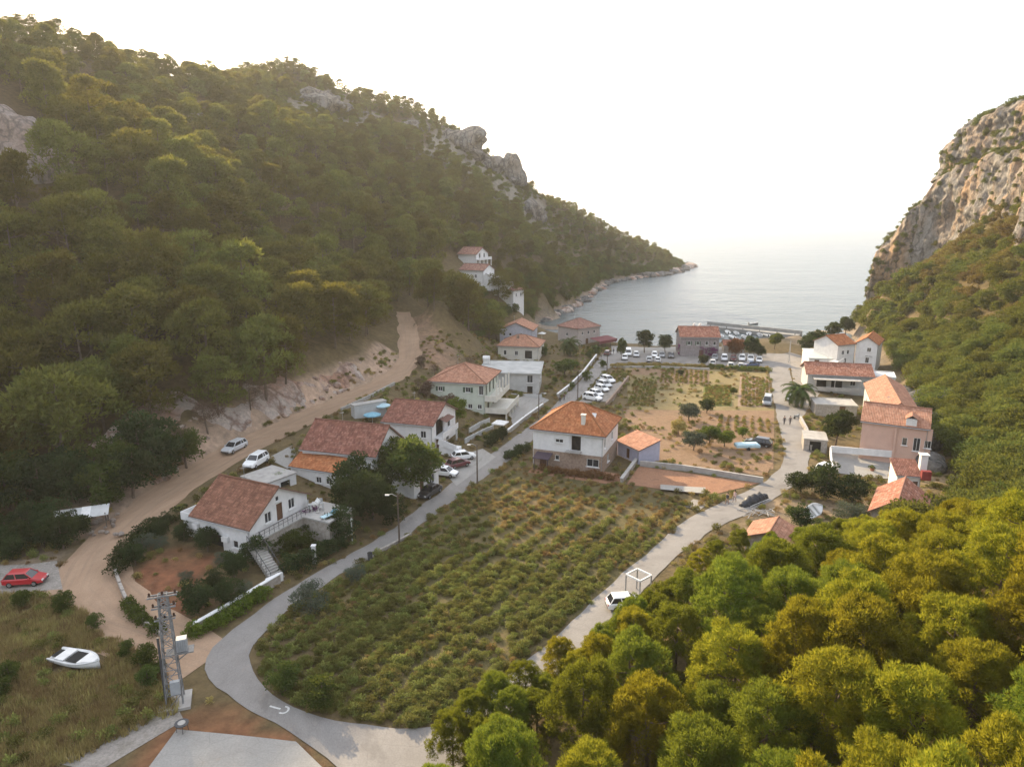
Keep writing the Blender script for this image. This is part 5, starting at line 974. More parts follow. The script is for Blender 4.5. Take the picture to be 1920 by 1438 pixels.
def hedge(name, label, pts, h, w, mat, seed, size=.22, n=6, cat='hedge', z=None, dens=70):
    P = [GP(*p) if z is None else W(*p, z) for p in pts]; P = resample(np.array(P), .7); o0 = P[0].copy(); r = random.Random(seed); cl = []
    for p in P:
        for k in range(n): cl.append((p[0]-o0[0]+r.uniform(-w/2,w/2), p[1]-o0[1]+r.uniform(-w/2,w/2), p[2]-o0[2]+r.uniform(.1, h*.85), r.uniform(.3,.5)))
    g = leaves(cl, dens, size, .5, .4, .9, seed); return tag(link(name, fastmesh(name, g[0], g[1], MATS[mat], g[2]), None, o0), label, cat)
hedge('hedge', 'bright yellow-green hedge along the garden wall at the road fork', [(356,1198),(400,1178),(450,1148),(498,1118)], 1.2, 1.3, 'hedge_leaf', 301, n=8)
hedge('hedge', 'dark shrub border along the dirt road curve below the white house', [(222,1075),(240,1040),(285,1000),(330,975)], 1.6, 2.0, 'dark_leaf', 302, n=8)
hedge('hedge', 'dark green hedge between the steps and the street', [(540,1078),(590,1055),(640,1030)], 2.0, 1.6, 'dark_leaf', 303, n=9)
hedge('hedge', 'ragged green bank at the far end of the field beside the car park', [(1335,690),(1380,694),(1438,697)], 1.0, 1.6, 'tree_leaf', 304)
hedge('hedge', 'brown dry hedge behind the parked white cars', [(1150,690),(1185,688),(1240,688),(1320,690)], 1.0, 1.4, 'dry_leaf', 305)
hedge('hedge', 'low green scrub strip along the dirt road wall', [(240,1135),(262,1165),(300,1190)], .7, .9, 'tree_leaf', 306)
hedge('vine_pergola', 'vine-covered pergola beside the outdoor steps', [(520,1040),(548,1030),(572,1022)], 2.4, 2.6, 'tree_leaf', 307, n=14, cat='pergola')
hedge('bougainvillea', 'purple bougainvillea in bloom beside the patio of the white house', [(578,1003),(592,1000)], 3.6, 1.4, 'bloom', 308, n=22, cat='shrub')
hedge('bougainvillea', 'purple bougainvillea climbing the seafront house wall', [(1278,666),(1300,667),(1338,669)], 3.4, 1.6, 'bloom', 309, .3, 8, cat='shrub')
hedge('oleander', 'white flowering shrub behind the brown-roofed house', [(522,905),(540,905)], 1.4, 1.4, 'white_bloom', 310, n=12, cat='shrub')
hedge('hedge', 'dark green creeper over the wall by the white parasol', [(915,838),(945,818)], 2.2, 1.0, 'dark_leaf', 311, n=9)
hedge('hedge', 'reddish dry shrubs in the yard below the central house', [(1020,885),(1080,893),(1150,902)], .9, 1.2, 'rust_leaf', 312, n=5)
hedge('hedge', 'dark hedge beside the left wall of the central house', [(955,862),(985,845)], 1.3, 1.6, 'dark_leaf', 313, n=8)
def T(kind, label, px, py, s, sz=None, name='tree', cat='tree', mat=None, i=None, group=None, z=None): return plant(kind, name, label, cat, GP(px, py) if z is None else W(px, py, z), s, sz, group, i, mat)
T('round', 'large spreading tree in front of the mottled-roofed house by the street', 776, 930, 1.55, 1.35, i=0); T('round', 'leafy companion tree behind the large street tree', 735, 905, 1.2, 1.1, i=1)
for k, (px, py, s) in enumerate([(655,985,1.0),(700,975,1.05),(668,945,1.1),(715,945,.95),(640,1020,.75),(735,985,.7)]):
    T('dark', ['dark dense tree above the street hedge, left of the lamp pole','dark dense tree just left of the wooden lamp pole','tall dark tree behind the hedge near the orange annexe','dark tree between the street tree and the hedge','small dark tree at the low end of the hedge','low dark tree at the foot of the wooden lamp pole'][k], px, py, s, s*1.05)
T('round', 'small bright yellow-green tree beside the pale green house', 858, 800, .62, .9, i=2, mat='hedge_leaf'); T('round', 'wide flat-topped green tree behind the flat-roofed house', 1058, 705, 1.15, .75, i=3)
T('round', 'large round tree on the seafront promenade', 1208, 662, 1.05, 1.12, i=0, mat='dark_leaf'); T('round', 'smaller round tree on the seafront beside the stone house', 1247, 663, .78, .95, i=1, mat='dark_leaf'); T('round', 'small clipped tree on a thin trunk at the street end', 1165, 676, .52, 1.05, i=2)
for k, (px, py, s, m) in enumerate([(1378,672,.85,'rust_leaf'),(1405,672,.95,'dark_leaf'),(1422,675,.7,'dark_leaf'),(1318,688,.5,'dark_leaf'),(1452,655,.8,None),(1512,668,1.0,'dark_leaf'),(1530,664,1.1,'dark_leaf'),(1560,640,1.05,'dark_leaf'),(1585,632,1.1,'dark_leaf')]):
    T('round', ['rust-coloured tree behind the parked cars','dark tree behind the white cars of the car park','dark bushy tree at the lane end of the car park','small dark round tree between the car park rows','seafront tree at the harbour corner','dark conifer-like tree left of the boat shed','dark dense tree beside the boat shed','dark tree above the white side wing','dark tree at the foot of the right slope by the water'][k], px, py, s, s*1.1, mat=m)
T('round', 'dense dark green round tree left of the pink house', 1566, 838, 1.05, 1.15, i=3, mat='dark_leaf'); T('dark', 'tangled dark tree beside the lane below the paved terrace', 1545, 935, 1.0, .85, i=0); T('dark', 'low dark bush at the lane bend', 1500, 925, .7, .55, i=1); T('dark', 'dark tree in front of the terracotta cottage', 1598, 945, .8, .7, i=2); T('olive', 'grey olive shrub between the upturned boat and the cottage', 1590, 985, 1.0, 1.0, i=1); T('dark', 'dark bush right of the low cottage', 1500, 990, .6, .5, i=3)
T('olive', 'grey-green olive bush at the street edge of the field', 583, 1150, .95, 1.0, i=0); T('olive', 'small olive shrub beside the kerb above the bend', 668, 1090, .6, .6, i=2); T('dark', 'dark low bush at the inner bend of the field', 535, 1298, .5, .45, i=2, mat='tree_leaf'); T('dark', 'dark green bush at the lower edge of the field', 605, 1325, .55, .42, i=3, mat='tree_leaf')
for k, (px, py, s, m) in enumerate([(1292,790,.75,'olive_leaf'),(1325,775,.6,'dark_leaf'),(1272,815,.6,'dry_leaf'),(1330,835,.7,'tree_leaf'),(1358,838,.6,'hedge_leaf'),(1300,845,.7,'olive_leaf'),(1392,820,.4,'hedge_leaf'),(1276,705,.35,'dark_leaf'),(1375,740,.35,'tree_leaf')]):
    T('round', ['grey-green bush in the middle of the far field','dark bush right of the grey-green one in the far field','yellowish dry bush behind the lean-to','green bush beside the covered car','bright green bush left of the covered car','broad olive bush in front of the far field','small bright bush behind the dark car','small dark bush in the furrowed plot','slim green bush in the crop plot'][k], px, py, s, s*.8, mat=m, name='bush', cat='bush')
def nth(L, k): return ordn(sorted(range(len(L)), key=lambda i: L[i][0]).index(k))
GS = [(300,1030),(345,1015),(390,1035),(420,1060),(440,1085),(405,1110),(460,1120),(370,1150),(300,1010),(270,1030),(255,1060),(480,1060),(350,1090),(430,1140),(500,1000)]
for k, (px, py) in enumerate(GS): T('dark' if k % 3 else 'olive', '%s garden shrub from the left below the brown-roofed white house' % nth(GS, k), px, py, rnd.uniform(.35,.6), None, 'shrub', 'shrub', None, None, 'shrubs in the garden of the white house')
DS = [(40,1030),(85,1025),(120,1030),(15,1010),(60,1000),(100,1000),(140,1015),(25,1050),(0,1040)]
for k, (px, py) in enumerate(DS): T('dark', '%s undergrowth bush from the left behind the red car' % nth(DS, k), px, py, rnd.uniform(.5,.75), None, 'bush', 'bush', None, None, 'bushes behind the red car')
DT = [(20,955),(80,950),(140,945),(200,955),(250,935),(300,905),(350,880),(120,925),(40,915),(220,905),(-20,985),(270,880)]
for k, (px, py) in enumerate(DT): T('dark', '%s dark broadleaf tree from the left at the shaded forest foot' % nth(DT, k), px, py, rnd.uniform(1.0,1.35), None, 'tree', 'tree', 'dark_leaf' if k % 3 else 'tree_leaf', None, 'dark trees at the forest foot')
DL = [(330,860),(390,815),(470,770),(250,900)]
for k, (px, py) in enumerate(DL): T('dead', '%s bare grey-brown tree from the left on the cut bank' % nth(DL, k), px, py, rnd.uniform(.8,1.1), None, 'tree', 'tree', None, k % 3, 'bare trees on the cut bank')
BL = [(800,745),(830,760),(855,730),(785,730),(845,770),(880,690),(790,690),(815,705)]
for k, (px, py) in enumerate(BL): T('dead' if k % 2 else 'dark', '%s scrubby brown bush from the left behind the pale green house' % nth(BL, k), px, py, rnd.uniform(.4,.6), None, 'bush', 'bush', 'dead_leaf', None, 'bushes behind the pale green house')
ML = [(300,1265),(275,1250),(240,1232),(180,1180),(120,1150),(45,1140),(20,1280),(5,1310),(280,1290)]
for k, (px, py) in enumerate(ML): T('dark', '%s green bush from the left along the meadow edge' % nth(ML, k), px, py, rnd.uniform(.22,.38), None, 'bush', 'bush', 'tree_leaf', None, 'bushes along the meadow edge')
SL = [(1130,690),(1100,715),(1072,730),(985,700),(1080,690),(1040,720),(1020,668),(1105,672)]
for k, (px, py) in enumerate(SL): T('dark', '%s garden bush from the left between the shore houses and the street' % nth(SL, k), px, py, rnd.uniform(.3,.5), None, 'bush', 'bush', 'tree_leaf', None, 'garden bushes near the shore houses')
HL = [(922,588),(938,594),(952,594),(966,588),(905,560)]
for k, (px, py) in enumerate(HL): T('dark', '%s green bush from the left below the hillside houses' % nth(HL, k), px, py, rnd.uniform(.55,.8), None, 'bush', 'bush', 'tree_leaf', None, 'bushes below the hillside houses')
def palm(label, p, h, L, n, seed):
    r = random.Random(seed); t = thing('palm_tree', label, 'palm tree', p, r.uniform(0, 6)); tr = MB()
    tr.tube([(0,0,-.5),(.05,0,h*.5),(.1,.05,h)], [.36,.28,.3], 9); tr.build('trunk', M('palm_bark', (.17,.13,.10), (.10,.075,.055), 6, .95, .08, 9), t)
    for i in range(n):
        a = i*2.39996; el = 1.25-1.75*(i/n)+r.uniform(-.12,.12); mb = MB(); sp = []; q = Vector((.1,.05,h)); l = L*r.uniform(.85,1.1); e = el
        for s_ in range(9):
            sp.append(q.copy()); q = q+Vector((math.cos(a)*math.cos(e), math.sin(a)*math.cos(e), math.sin(e)))*(l/8); e -= .24
        sd_ = Vector((-math.sin(a), math.cos(a), 0)); vs_, fs_ = [], []
        for s_ in range(8):
            for k in range(3):
                f = (s_+k/3)/8
                if f < .12: continue
                c = sp[s_].lerp(sp[s_+1], k/3); fw = (sp[s_+1]-sp[s_]).normalized(); wl_ = L*.26*math.sin(min(1, .25+f)*math.pi*.82)
                for sg in (-1, 1):
                    tip = c+sd_*sg*wl_+fw*wl_*.5-Vector((0,0,wl_*.35)); b = fw*.09; k0 = len(vs_); vs_ += [c-b, c+b, tip]; fs_.append((k0, k0+1, k0+2))
        mb.tube(sp, [.05]*4+[.03]*4+[.01], 4, False); mb.add(vs_, fs_)
        me = mb.mesh('frond', MATS['palm_leaf']); at = me.attributes.new('tint', 'FLOAT', 'FACE'); at.data.foreach_set('value', [r.random() for _ in me.polygons]); link('frond', me, t)
    return t
palm('tall palm with drooping fronds beside the shore houses', GP(1068,668), 3.6, 4.0, 34, 1); palm('broad palm beside the lane in front of the long roof', GP(1494,762), 3.4, 4.2, 40, 2); palm('small palm at the awning of the old stone house', GP(1117,664), 1.6, 2.4, 20, 3)

# ------------------------------------------------------------------ vehicles
def paint(name, c, rough=.3):
    if name in MATS: return MATS[name]
    m, nt, b = newmat(name); b.inputs['Base Color'].default_value = (*c, 1); b.inputs['Roughness'].default_value = rough; b.inputs['Coat Weight'].default_value = .5; b.inputs['Specular IOR Level'].default_value = .5; return m
RUBBER = M('rubber', (.02,.02,.02), None, 3, .8); RIM = M('wheel_rim', (.35,.35,.36), None, 3, .4, metal=.7); LAMP = M('lamp_glass', (.7,.7,.68), None, 3, .2); TAIL = M('tail_glass', (.3,.02,.02), None, 3, .3); CGLASS = M('car_glass', (.02,.022,.025), (.03,.03,.035), 1, .06, spec=.7)
PAINTS = {'white': (.78,.78,.77), 'silver': (.50,.51,.52), 'red': (.42,.02,.03), 'maroon': (.12,.025,.03), 'black': (.015,.015,.018), 'grey': (.25,.26,.27), 'blue': (.06,.10,.20), 'pale': (.60,.62,.62)}
STY = {'hatch': dict(L=3.9, Wd=1.66, Ht=1.46, hood=.90, cab=(-1.75,-1.35,.30,1.02)), 'suv': dict(L=4.4, Wd=1.8, Ht=1.68, hood=1.05, cab=(-2.05,-1.75,.35,1.05)), 'wagon': dict(L=4.5, Wd=1.75, Ht=1.52, hood=.94, cab=(-2.1,-1.7,.35,1.15)), 'sedan': dict(L=4.4, Wd=1.72, Ht=1.42, hood=.90, cab=(-1.7,-1.0,.30,1.05)), 'van': dict(L=4.7, Wd=1.85, Ht=1.95, hood=1.1, cab=(-2.25,-2.15,.9,1.6))}
CARV = {}
def car_parts(style):
    if style in CARV: return CARV[style]
    S = STY[style]; L, hw, Ht, hd = S['L'], S['Wd']/2, S['Ht'], S['hood']; x0, x1, x2, x3 = S['cab']; F = L/2; z0 = .26; sec = []
    for x, k, zl, zt in ((-F,.80,.42,hd*.82),(-F+.08,.93,.32,hd*.93),(-F+.35,.99,z0,hd),(-.6,1.0,z0,hd),(.6,1.0,z0,hd),(x3,1.0,z0,hd-.01),(F-.55,.97,z0,hd*.88),(F-.12,.90,.32,hd*.76),(F,.78,.42,hd*.62)):
        w = hw*k; sec.append([(x,-w,zl+.06),(x,-w*1.0,zt*.55),(x,-w*.98,zt-.10),(x,-w*.90,zt),(x,w*.90,zt),(x,w*.98,zt-.10),(x,w*1.0,zt*.55),(x,w,zl+.06),(x,w*.8,zl),(x,-w*.8,zl)])
    body = MB().loft(sec); b = hw*.88; tp = hw*.70; zr = Ht-.05
    base = [(x0,-b,hd-.03),(x3,-b,hd-.03),(x3,b,hd-.03),(x0,b,hd-.03)]; top = [(x1,-tp,zr),(x2,-tp,zr),(x2,tp,zr),(x1,tp,zr)]
    glass = MB().loft([base, top]); roof = MB()
    roof.loft([[(x1-.06,-tp-.04,zr-.03),(x2+.08,-tp-.04,zr-.03),(x2+.08,tp+.04,zr-.03),(x1-.06,tp+.04,zr-.03)], [(x1,-tp,zr+.03),(x2,-tp,zr+.03),(x2,tp,zr+.03),(x1,tp,zr+.03)], [(x1+.12,-tp*.85,zr+.055),(x2-.12,-tp*.85,zr+.055),(x2-.12,tp*.85,zr+.055),(x1+.12,tp*.85,zr+.055)]])
    for sg in (-1, 1):
        for a, c in (((x0,b),(x1,tp)),((x3,b),(x2,tp))): roof.bar((a[0], sg*a[1], hd-.03), (c[0], sg*c[1], zr), .075)
        mx_ = (x0+x3)/2-.15; mt_ = (x1+x2)/2-.15; roof.bar((mx_, sg*b, hd-.03), (mt_, sg*tp, zr), .08)
        if style in ('suv', 'van', 'wagon'): mx2 = x0+.75; mt2 = x1+.65; roof.bar((mx2, sg*b, hd-.03), (mt2, sg*tp, zr), .10)
    hl = [MB().box((F-.06, sg*hw*.62, hd*.66), (.12, .30, .14)) for sg in (-1, 1)]; tl = [MB().box((-F+.03, sg*hw*.70, hd*.78), (.10, .20, .20)) for sg in (-1, 1)]
    wh, rm = MB(), MB(); wh.tube([(0,-.1,0),(0,-.08,0),(0,.08,0),(0,.1,0)], [.26,.31,.31,.26], 14); rm.tube([(0,-.11,0),(0,.11,0)], .18, 10)
    mir = MB(); [mir.box((x3-.25, sg*(hw+.06), hd+.06), (.1,.16,.12)) for sg in (-1, 1)]
    bump = MB().box((F-.02,0,.42), (.08,hw*1.5,.16)).box((-F+.02,0,.42), (.08,hw*1.5,.16))
    CARV[style] = dict(body=body, glass=glass, roof=roof, hl=hl, tl=tl, wh=wh.mesh('wheel', RUBBER), rm=rm.mesh('rim', RIM), mir=mir, bump=bump, wx=(-F+.78, F-.80), hw=hw); return CARV[style]
CMESH = {}
def car(label, style, col, a, b, z=None, group=None, name=None, cat=None):
    """a, b: pixels of rear and front on the ground"""
    if z is None: pa, pb = GP(*a), GP(*b)
    else: pa, pb = W(*a, z), W(*b, z)
    c = (pa+pb)/2; an = math.atan2(pb[1]-pa[1], pb[0]-pa[0]); zz = z if z is not None else float(H(c[0], c[1]))+.07
    t = thing(name or {'van': 'parked_van'}.get(style, 'parked_car'), label, cat or ('van' if style == 'van' else 'car'), (c[0], c[1], zz), an, group); P = car_parts(style); pm = paint('paint_'+col, PAINTS[col])
    key = (style, col)
    if key not in CMESH:
        CMESH[key] = [(n_, m_.mesh(n_, mm)) for n_, m_, mm in (('body', P['body'], pm), ('windows', P['glass'], CGLASS), ('roof', P['roof'], pm), ('bumper', P['bump'], RAIL), ('mirror', P['mir'], pm), ('headlight', P['hl'][0], LAMP), ('headlight', P['hl'][1], LAMP), ('tail_light', P['tl'][0], TAIL), ('tail_light', P['tl'][1], TAIL))]
    for n_, me in CMESH[key]: link(n_, me, t)
    for x in P['wx']:
        for sg in (-1, 1): w = link('wheel', P['wh'], t, (x, sg*(P['hw']-.1), .31)); link('rim', P['rm'], w)
    return t
car('small red hatchback parked on the stony turnout at the left edge', 'hatch', 'red', (12,1097), (86,1093))
car('silver estate car parked against the cut bank of the dirt road', 'wagon', 'silver', (456,836), (424,856)); car('white sport utility car parked on the garage roof', 'suv', 'white', (500,860), (460,884), 7.72)
car('black car parked at the street edge below the big street tree', 'sedan', 'black', (824,918), (788,940)); car('maroon car in the parking bay beside the balcony house', 'hatch', 'maroon', (838,880), (880,872)); car('white car behind the maroon one in the parking bay', 'hatch', 'white', (850,862), (888,860)); car('white car in front of the maroon one in the parking bay', 'hatch', 'white', (820,890), (850,896))
for k, (a, b, s, c) in enumerate([((1094,748),(1128,754),'suv','white'),((1102,738),(1134,748),'hatch','white'),((1113,729),(1144,738),'hatch','white'),((1116,721),(1150,731),'wagon','silver'),((1124,713),(1155,722),'suv','white')]):
    car(['nearest white car of the row beside the stone parking wall','second white car from the central house in the parking row','third car of the parking row, white hatchback','silver estate car in the parking row','farthest white car of the row beside the stone parking wall'][k], s, c, a, b, None, 'cars in the street-side row')
FAR = [('van','white',(1178,664),(1178,670),'white van at the left end of the seafront car park'),('hatch','silver',(1193,667),(1193,671),'silver hatchback next to the white seafront van'),('hatch','white',(1171,672),(1171,677),'white car nearest the street lamp in the car park'),('hatch','white',(1227,667),(1227,672),'white car under the smaller seafront tree'),('sedan','grey',(1241,667),(1241,672),'grey car right of the white one under the seafront tree'),('sedan','black',(1258,668),(1258,673),'black car left of the seafront house'),('hatch','pale',(1217,680),(1217,676),'pale car in the near row by the brown hedge'),('hatch','white',(1233,681),(1233,677),'white car in the near row by the brown hedge'),('hatch','maroon',(1136,668),(1142,664),'dark red car at the water end of the street'),
  ('suv','silver',(1358,674),(1358,679),'silver off-road car right of the seafront house'),('hatch','maroon',(1375,674),(1375,679),'dark red car in front of the rust-coloured tree'),('suv','white',(1391,674),(1391,679),'first white car right of the dark red one'),('suv','white',(1407,675),(1407,680),'middle white car of the three near the lane'),('hatch','white',(1423,677),(1423,682),'last white car of the row beside the lane'),('hatch','grey',(1340,672),(1340,677),'grey car in front of the bougainvillea wall'),('hatch','white',(1336,686),(1336,682),'white car beside the small round car park tree'),('hatch','pale',(1370,692),(1370,687),'pale car at the field edge of the car park'),('hatch','silver',(1389,693),(1389,688),'silver car in the near row beside the green bank'),('sedan','blue',(1402,688),(1416,687),'dark blue car parked along the green bank')]
for s, c, a, b, lb in FAR: car(lb, s, c, a, b, None, 'cars in the seafront car park')
car('dark van with white roof standing in the lane beside the pink soil', 'van', 'grey', (1440,754), (1437,764)); car('white car half hidden behind the lane palm', 'hatch', 'white', (1476,754), (1492,748)); car('white car parked by the lane behind the tangled tree', 'hatch', 'white', (1536,888), (1560,882)); car('dark car parked in the garden beside the pale blue cover', 'wagon', 'black', (1436,838), (1408,834)); car('white car partly hidden by the foreground pines', 'hatch', 'white', (1150,1142), (1196,1138))
q = GP(1400,843); t = thing('covered_trailer', 'trailer under a pale blue cover beside the dark garden car', 'trailer', q, .05); MB().loft([[(-2.0,-.8,.5),(2.0,-.8,.5),(2.0,.8,.5),(-2.0,.8,.5)], [(-2.0,-.8,.95),(2.0,-.8,.95),(2.0,.8,.95),(-2.0,.8,.95)], [(-1.7,-.5,1.15),(1.7,-.5,1.15),(1.7,.5,1.15),(-1.7,.5,1.15)]]).build('cover', PALEBLUE, t)
for sg in (-1, 1): link('wheel', CARV['hatch']['wh'], t, (0, sg*.75, .31))
MB().bar((2.0,0,.45), (3.0,0,.4), .08).build('drawbar', RAIL, t)
t = thing('scooter', 'motor scooter standing on the lane edge near the store', 'scooter', GP(1494,785), .4); MB().loft([[(-.7,-.14,.45),(-.7,.14,.45),(-.7,.14,.8),(-.7,-.14,.8)], [(0,-.16,.25),(0,.16,.25),(0,.16,.72),(0,-.16,.72)], [(.5,-.12,.3),(.5,.12,.3),(.5,.12,.95),(.5,-.12,.95)]]).build('body', paint('paint_grey', PAINTS['grey']), t)
for x in (-.6,.6): o = link('wheel', CARV['hatch']['wh'], t, (x,0,.26)); o.scale = (.8,.5,.8)
MB().bar((.45,-.3,1.05), (.45,.3,1.05), .05).build('handlebar', RAIL, t)

# ------------------------------------------------------------------ walls, posts, tower
def wall(label, pts, h, th, mat, cap=None, z=None, name='garden_wall'):
    P = resample(np.array([GP(*p) for p in pts]), 1.6); o0 = P[0]; t = thing(name, label, 'wall', o0); mb, cp = MB(), MB()
    for a, b in zip(P[:-1], P[1:]):
        d = b-a; L_ = np.hypot(*d[:2]); an = math.atan2(d[1], d[0]); c = (a+b)/2-o0; mb.box((c[0], c[1], c[2]+h/2-.4), (L_+.02, th, h+.8), an)
        if cap: cp.box((c[0], c[1], c[2]+h+.05), (L_+.02, th+.12, .1), an)
    mb.build('masonry', mat, t)
    if cap: cp.build('coping', cap, t)
    return t
wall('long grey concrete garden wall above the red soil plot', [(1200,874),(1290,884),(1430,906)], .9, .35, CONC); wall('low pale stone wall running down from the lean-to', [(1200,860),(1182,884),(1165,908)], .8, .4, GSTONE, CONC)
wall('brown stone wall behind the row of parked white cars', [(1178,712),(1158,738),(1136,764)], 1.0, .4, STONE); wall('white-topped low wall along the street below the pale green house', [(1018,764),(985,788),(950,816)], .8, .25, CONC, WHITE); wall('pale garden wall behind the yellow-green hedge', [(364,1190),(430,1152),(525,1094)], 1.0, .3, GSTONE, WHITE)
wall('curved low stone wall between the dirt road and the garden', [(216,1072),(224,1098),(236,1128),(254,1160),(280,1180),(305,1194)], .5, .3, GSTONE); wall('street wall of the shore gardens', [(1118,672),(1092,706),(1070,728),(1045,748)], 1.1, .3, CONC, WHITE); wall('low kerb wall of pale stones at the field edge by the olive bush', [(540,1150),(580,1128),(640,1092)], .3, .35, GSTONE); wall('low stone edging below the wooden lamp pole', [(700,1042),(735,1024),(770,1004)], .35, .3, GSTONE); wall('stone yard wall of the lane store', [(1500,790),(1512,812),(1520,845)], .9, .3, GSTONE, CONC); wall('retaining wall of the seafront car park', [(1150,690),(1240,690),(1330,694)], .5, .4, CONC); wall('white garden wall below the street steps', [(500,1100),(530,1088)], .9, .3, WHITE); wall('courtyard wall of the balcony house', [(872,832),(905,815),(925,806)], 0.9, .2, GREY); wall('inner courtyard wall beside the balcony house', [(880,812),(900,800),(918,793)], .9, .2, GREY); wall('low concrete wall at the outer edge of the dirt road above the roofs', [(640,772),(690,748),(740,722)], .6, .3, CONC)
WOOD = M('weathered_wood', (.13,.10,.08), (.09,.07,.055), 5, .95, .01, 12)
def pole(label, px, py, h, lamp=True, side=-1, mat=WOOD, r=.12, name='lamp_pole'):
    t = thing(name, label, 'lamp pole', GP(px, py)); MB().tube([(0,0,-.6),(0,0,h)], [r, r*.7], 8).build('pole', mat, t)
    if lamp: MB().tube([(0,0,h-.4),(side*.6,-.2,h+.05),(side*1.0,-.3,h+.02)], .035, 6).build('arm', METAL, t); MB().box((side*1.15,-.35,h-.02), (.5,.2,.12)).build('lamp_head', FRAME, t)
    MB().bar((-.5,0,h-.25), (.5,0,h-.25), .07).build('crossarm', WOOD, t)
    return t
pole('wooden lamp pole at the field edge near the dark trees', 749, 1020, 6.4); pole('wooden lamp pole at the field corner facing the parking bay', 895, 908, 6.2); pole('grey lamp pole on the street left of the orange hipped roof', 1010, 787, 5.4, True, 1); pole('lamp pole on the street behind the orange hipped roof', 1083, 750, 6.6, True, 1); pole('lamp pole at the far corner of the dry field', 1138, 698, 5.2, True, 1); pole('tall pale post beside the stone wall at the lane end', 1479, 680, 6.2, False, 1, CONC, .18, 'post')
t = thing('garden_lamp', 'white garden lamp post beside the street hedge', 'lamp', GP(661,1020)); MB().tube([(0,0,-.3),(0,0,2.9)], .06, 8).build('post', FRAME, t); MB().tube([(0,0,2.85),(0,0,2.95),(0,0,3.15),(0,0,3.25)], [.08,.2,.2,.08], 10).build('globe', LAMP, t)
t = thing('gate_pillar', 'white square gate pillar beside the purple bougainvillea', 'pillar', GP(590,1056)); MB().box((0,0,.95), (.4,.4,2.3)).box((0,0,2.14), (.52,.52,.1)).build('shaft', WHITE, t)
t = thing('litter_bin', 'small dark litter bin at the street kerb', 'bin', GP(694,1050)); MB().tube([(0,0,0),(0,0,.9)], [.25,.3], 10).build('body', RAIL, t); MB().tube([(0,0,.905),(0,0,.98)], [.31,.2], 10).build('lid', RUBBER, t)
# lattice transformer tower
tw0 = GP(330,1318); t = thing('lattice_pole', 'grey steel lattice power pole with transformer box beside the road fork', 'power pole', tw0, .35)
TST = M('weathered_steel', (.24,.245,.25), (.17,.17,.175), 5, .85, spec=.1)
Ht_, b0, b1 = 9.6, .6, .3
def tc_(i, z): k = b0+(b1-b0)*z/Ht_; sx, sy = ((-1,-1),(1,-1),(1,1),(-1,1))[i]; return (sx*k, sy*k, z)
for i in range(4): MB().bar(tc_(i, -.2), tc_(i, Ht_), .075).build('leg', TST, t)
zs_ = [0,1.1,2.2,3.3,4.4,5.3,6.2,7.0,7.7,8.4,9.0,9.6]
for k in range(len(zs_)-1):
    for i in range(4):
        j = (i+1) % 4; MB().bar(tc_(i, zs_[k]), tc_(j, zs_[k+1]), .05).build('brace', TST, t)
        if k > 4: MB().bar(tc_(j, zs_[k]), tc_(i, zs_[k+1]), .05).build('brace', TST, t)
        MB().bar(tc_(i, zs_[k+1]), tc_(j, zs_[k+1]), .045).build('brace', TST, t)
for z_, l_ in ((9.55,1.05),(8.6,.85),(7.6,.75)):
    MB().box((0,.1,z_), (l_*2,.1,.1)).box((0,-.3,z_), (l_*2,.1,.1)).build('crossarm', TST, t)
    for x in (-l_*.85, 0, l_*.85):
        ins = MB().tube([(x,-.1,z_+.05),(x,-.1,z_+.14),(x,-.1,z_+.2),(x,-.1,z_+.26),(x,-.1,z_+.36)], [.04,.1,.06,.1,.04], 8); ins.build('insulator', M('brown_porcelain', (.07,.04,.03), None, 2, .9, spec=.05), t)
bx = MB().box((.95,-.1,5.2), (.75,.65,1.05)); 
for k in range(5): bx.box((.95-.3+.15*k,-.47,5.2), (.04,.1,.9)); bx.box((.95-.3+.15*k,.27,5.2), (.04,.1,.9))
bx.build('transformer', M('transformer_grey', (.36,.38,.40), (.30,.32,.34), 3, .6), t)
MB().box((.75,0,4.55), (2.0,1.0,.1)).build('platform', TST, t); MB().bar((.3,0,3.6), (1.6,0,4.5), .07).build('strut', TST, t); MB().box((.2,-.72,1.9), (.7,.35,1.1)).build('switch_box', M('transformer_grey', (.36,.38,.40)), t); MB().box((-.7,0,3.0), (.16,.16,6.0)).build('cable_duct', RAIL, t); MB().box((0,0,.0), (2.3,2.3,.5)).build('footing', CONC, t)
# round table, boats
t = thing('fire_bowl', 'round black-rimmed bowl on thin legs beside the concrete pad', 'bowl', GP(343,1376)); MB().tube([(0,0,.68),(0,0,.78),(0,0,.86)], [.38,.5,.5], 18).build('bowl', RAIL, t); MB().tube([(0,0,.862),(0,0,.885)], .28, 14).build('lid', CONC, t)
for k in range(4): MB().bar((.42*math.cos(k*1.57+.5), .42*math.sin(k*1.57+.5), 0), (.36*math.cos(k*1.57+.5), .36*math.sin(k*1.57+.5), .74), .04).build('leg', RAIL, t)
GEL = M('white_gelcoat', (.70,.70,.69), (.60,.60,.59), 1.2, .35, dirt=.3); GELG = M('grey_gelcoat', (.50,.50,.48), (.42,.42,.41), 1.2, .45, dirt=.4)
def hull_secs(L, B, D, n=12, inset=0.0, zb=0.0):
    out = []
    for i in range(n+1):
        f = i/n; x = -L/2+L*f; w = (B/2)*(min(1, .86+.3*f) if f < .5 else max(.03, 1-((f-.5)/.5)**2.4))-inset; w = max(.02, w); sh = D*(.92+.18*f*f); k = zb+.25*max(0, f-.6)
        out.append((x, w, sh, k))
    return out
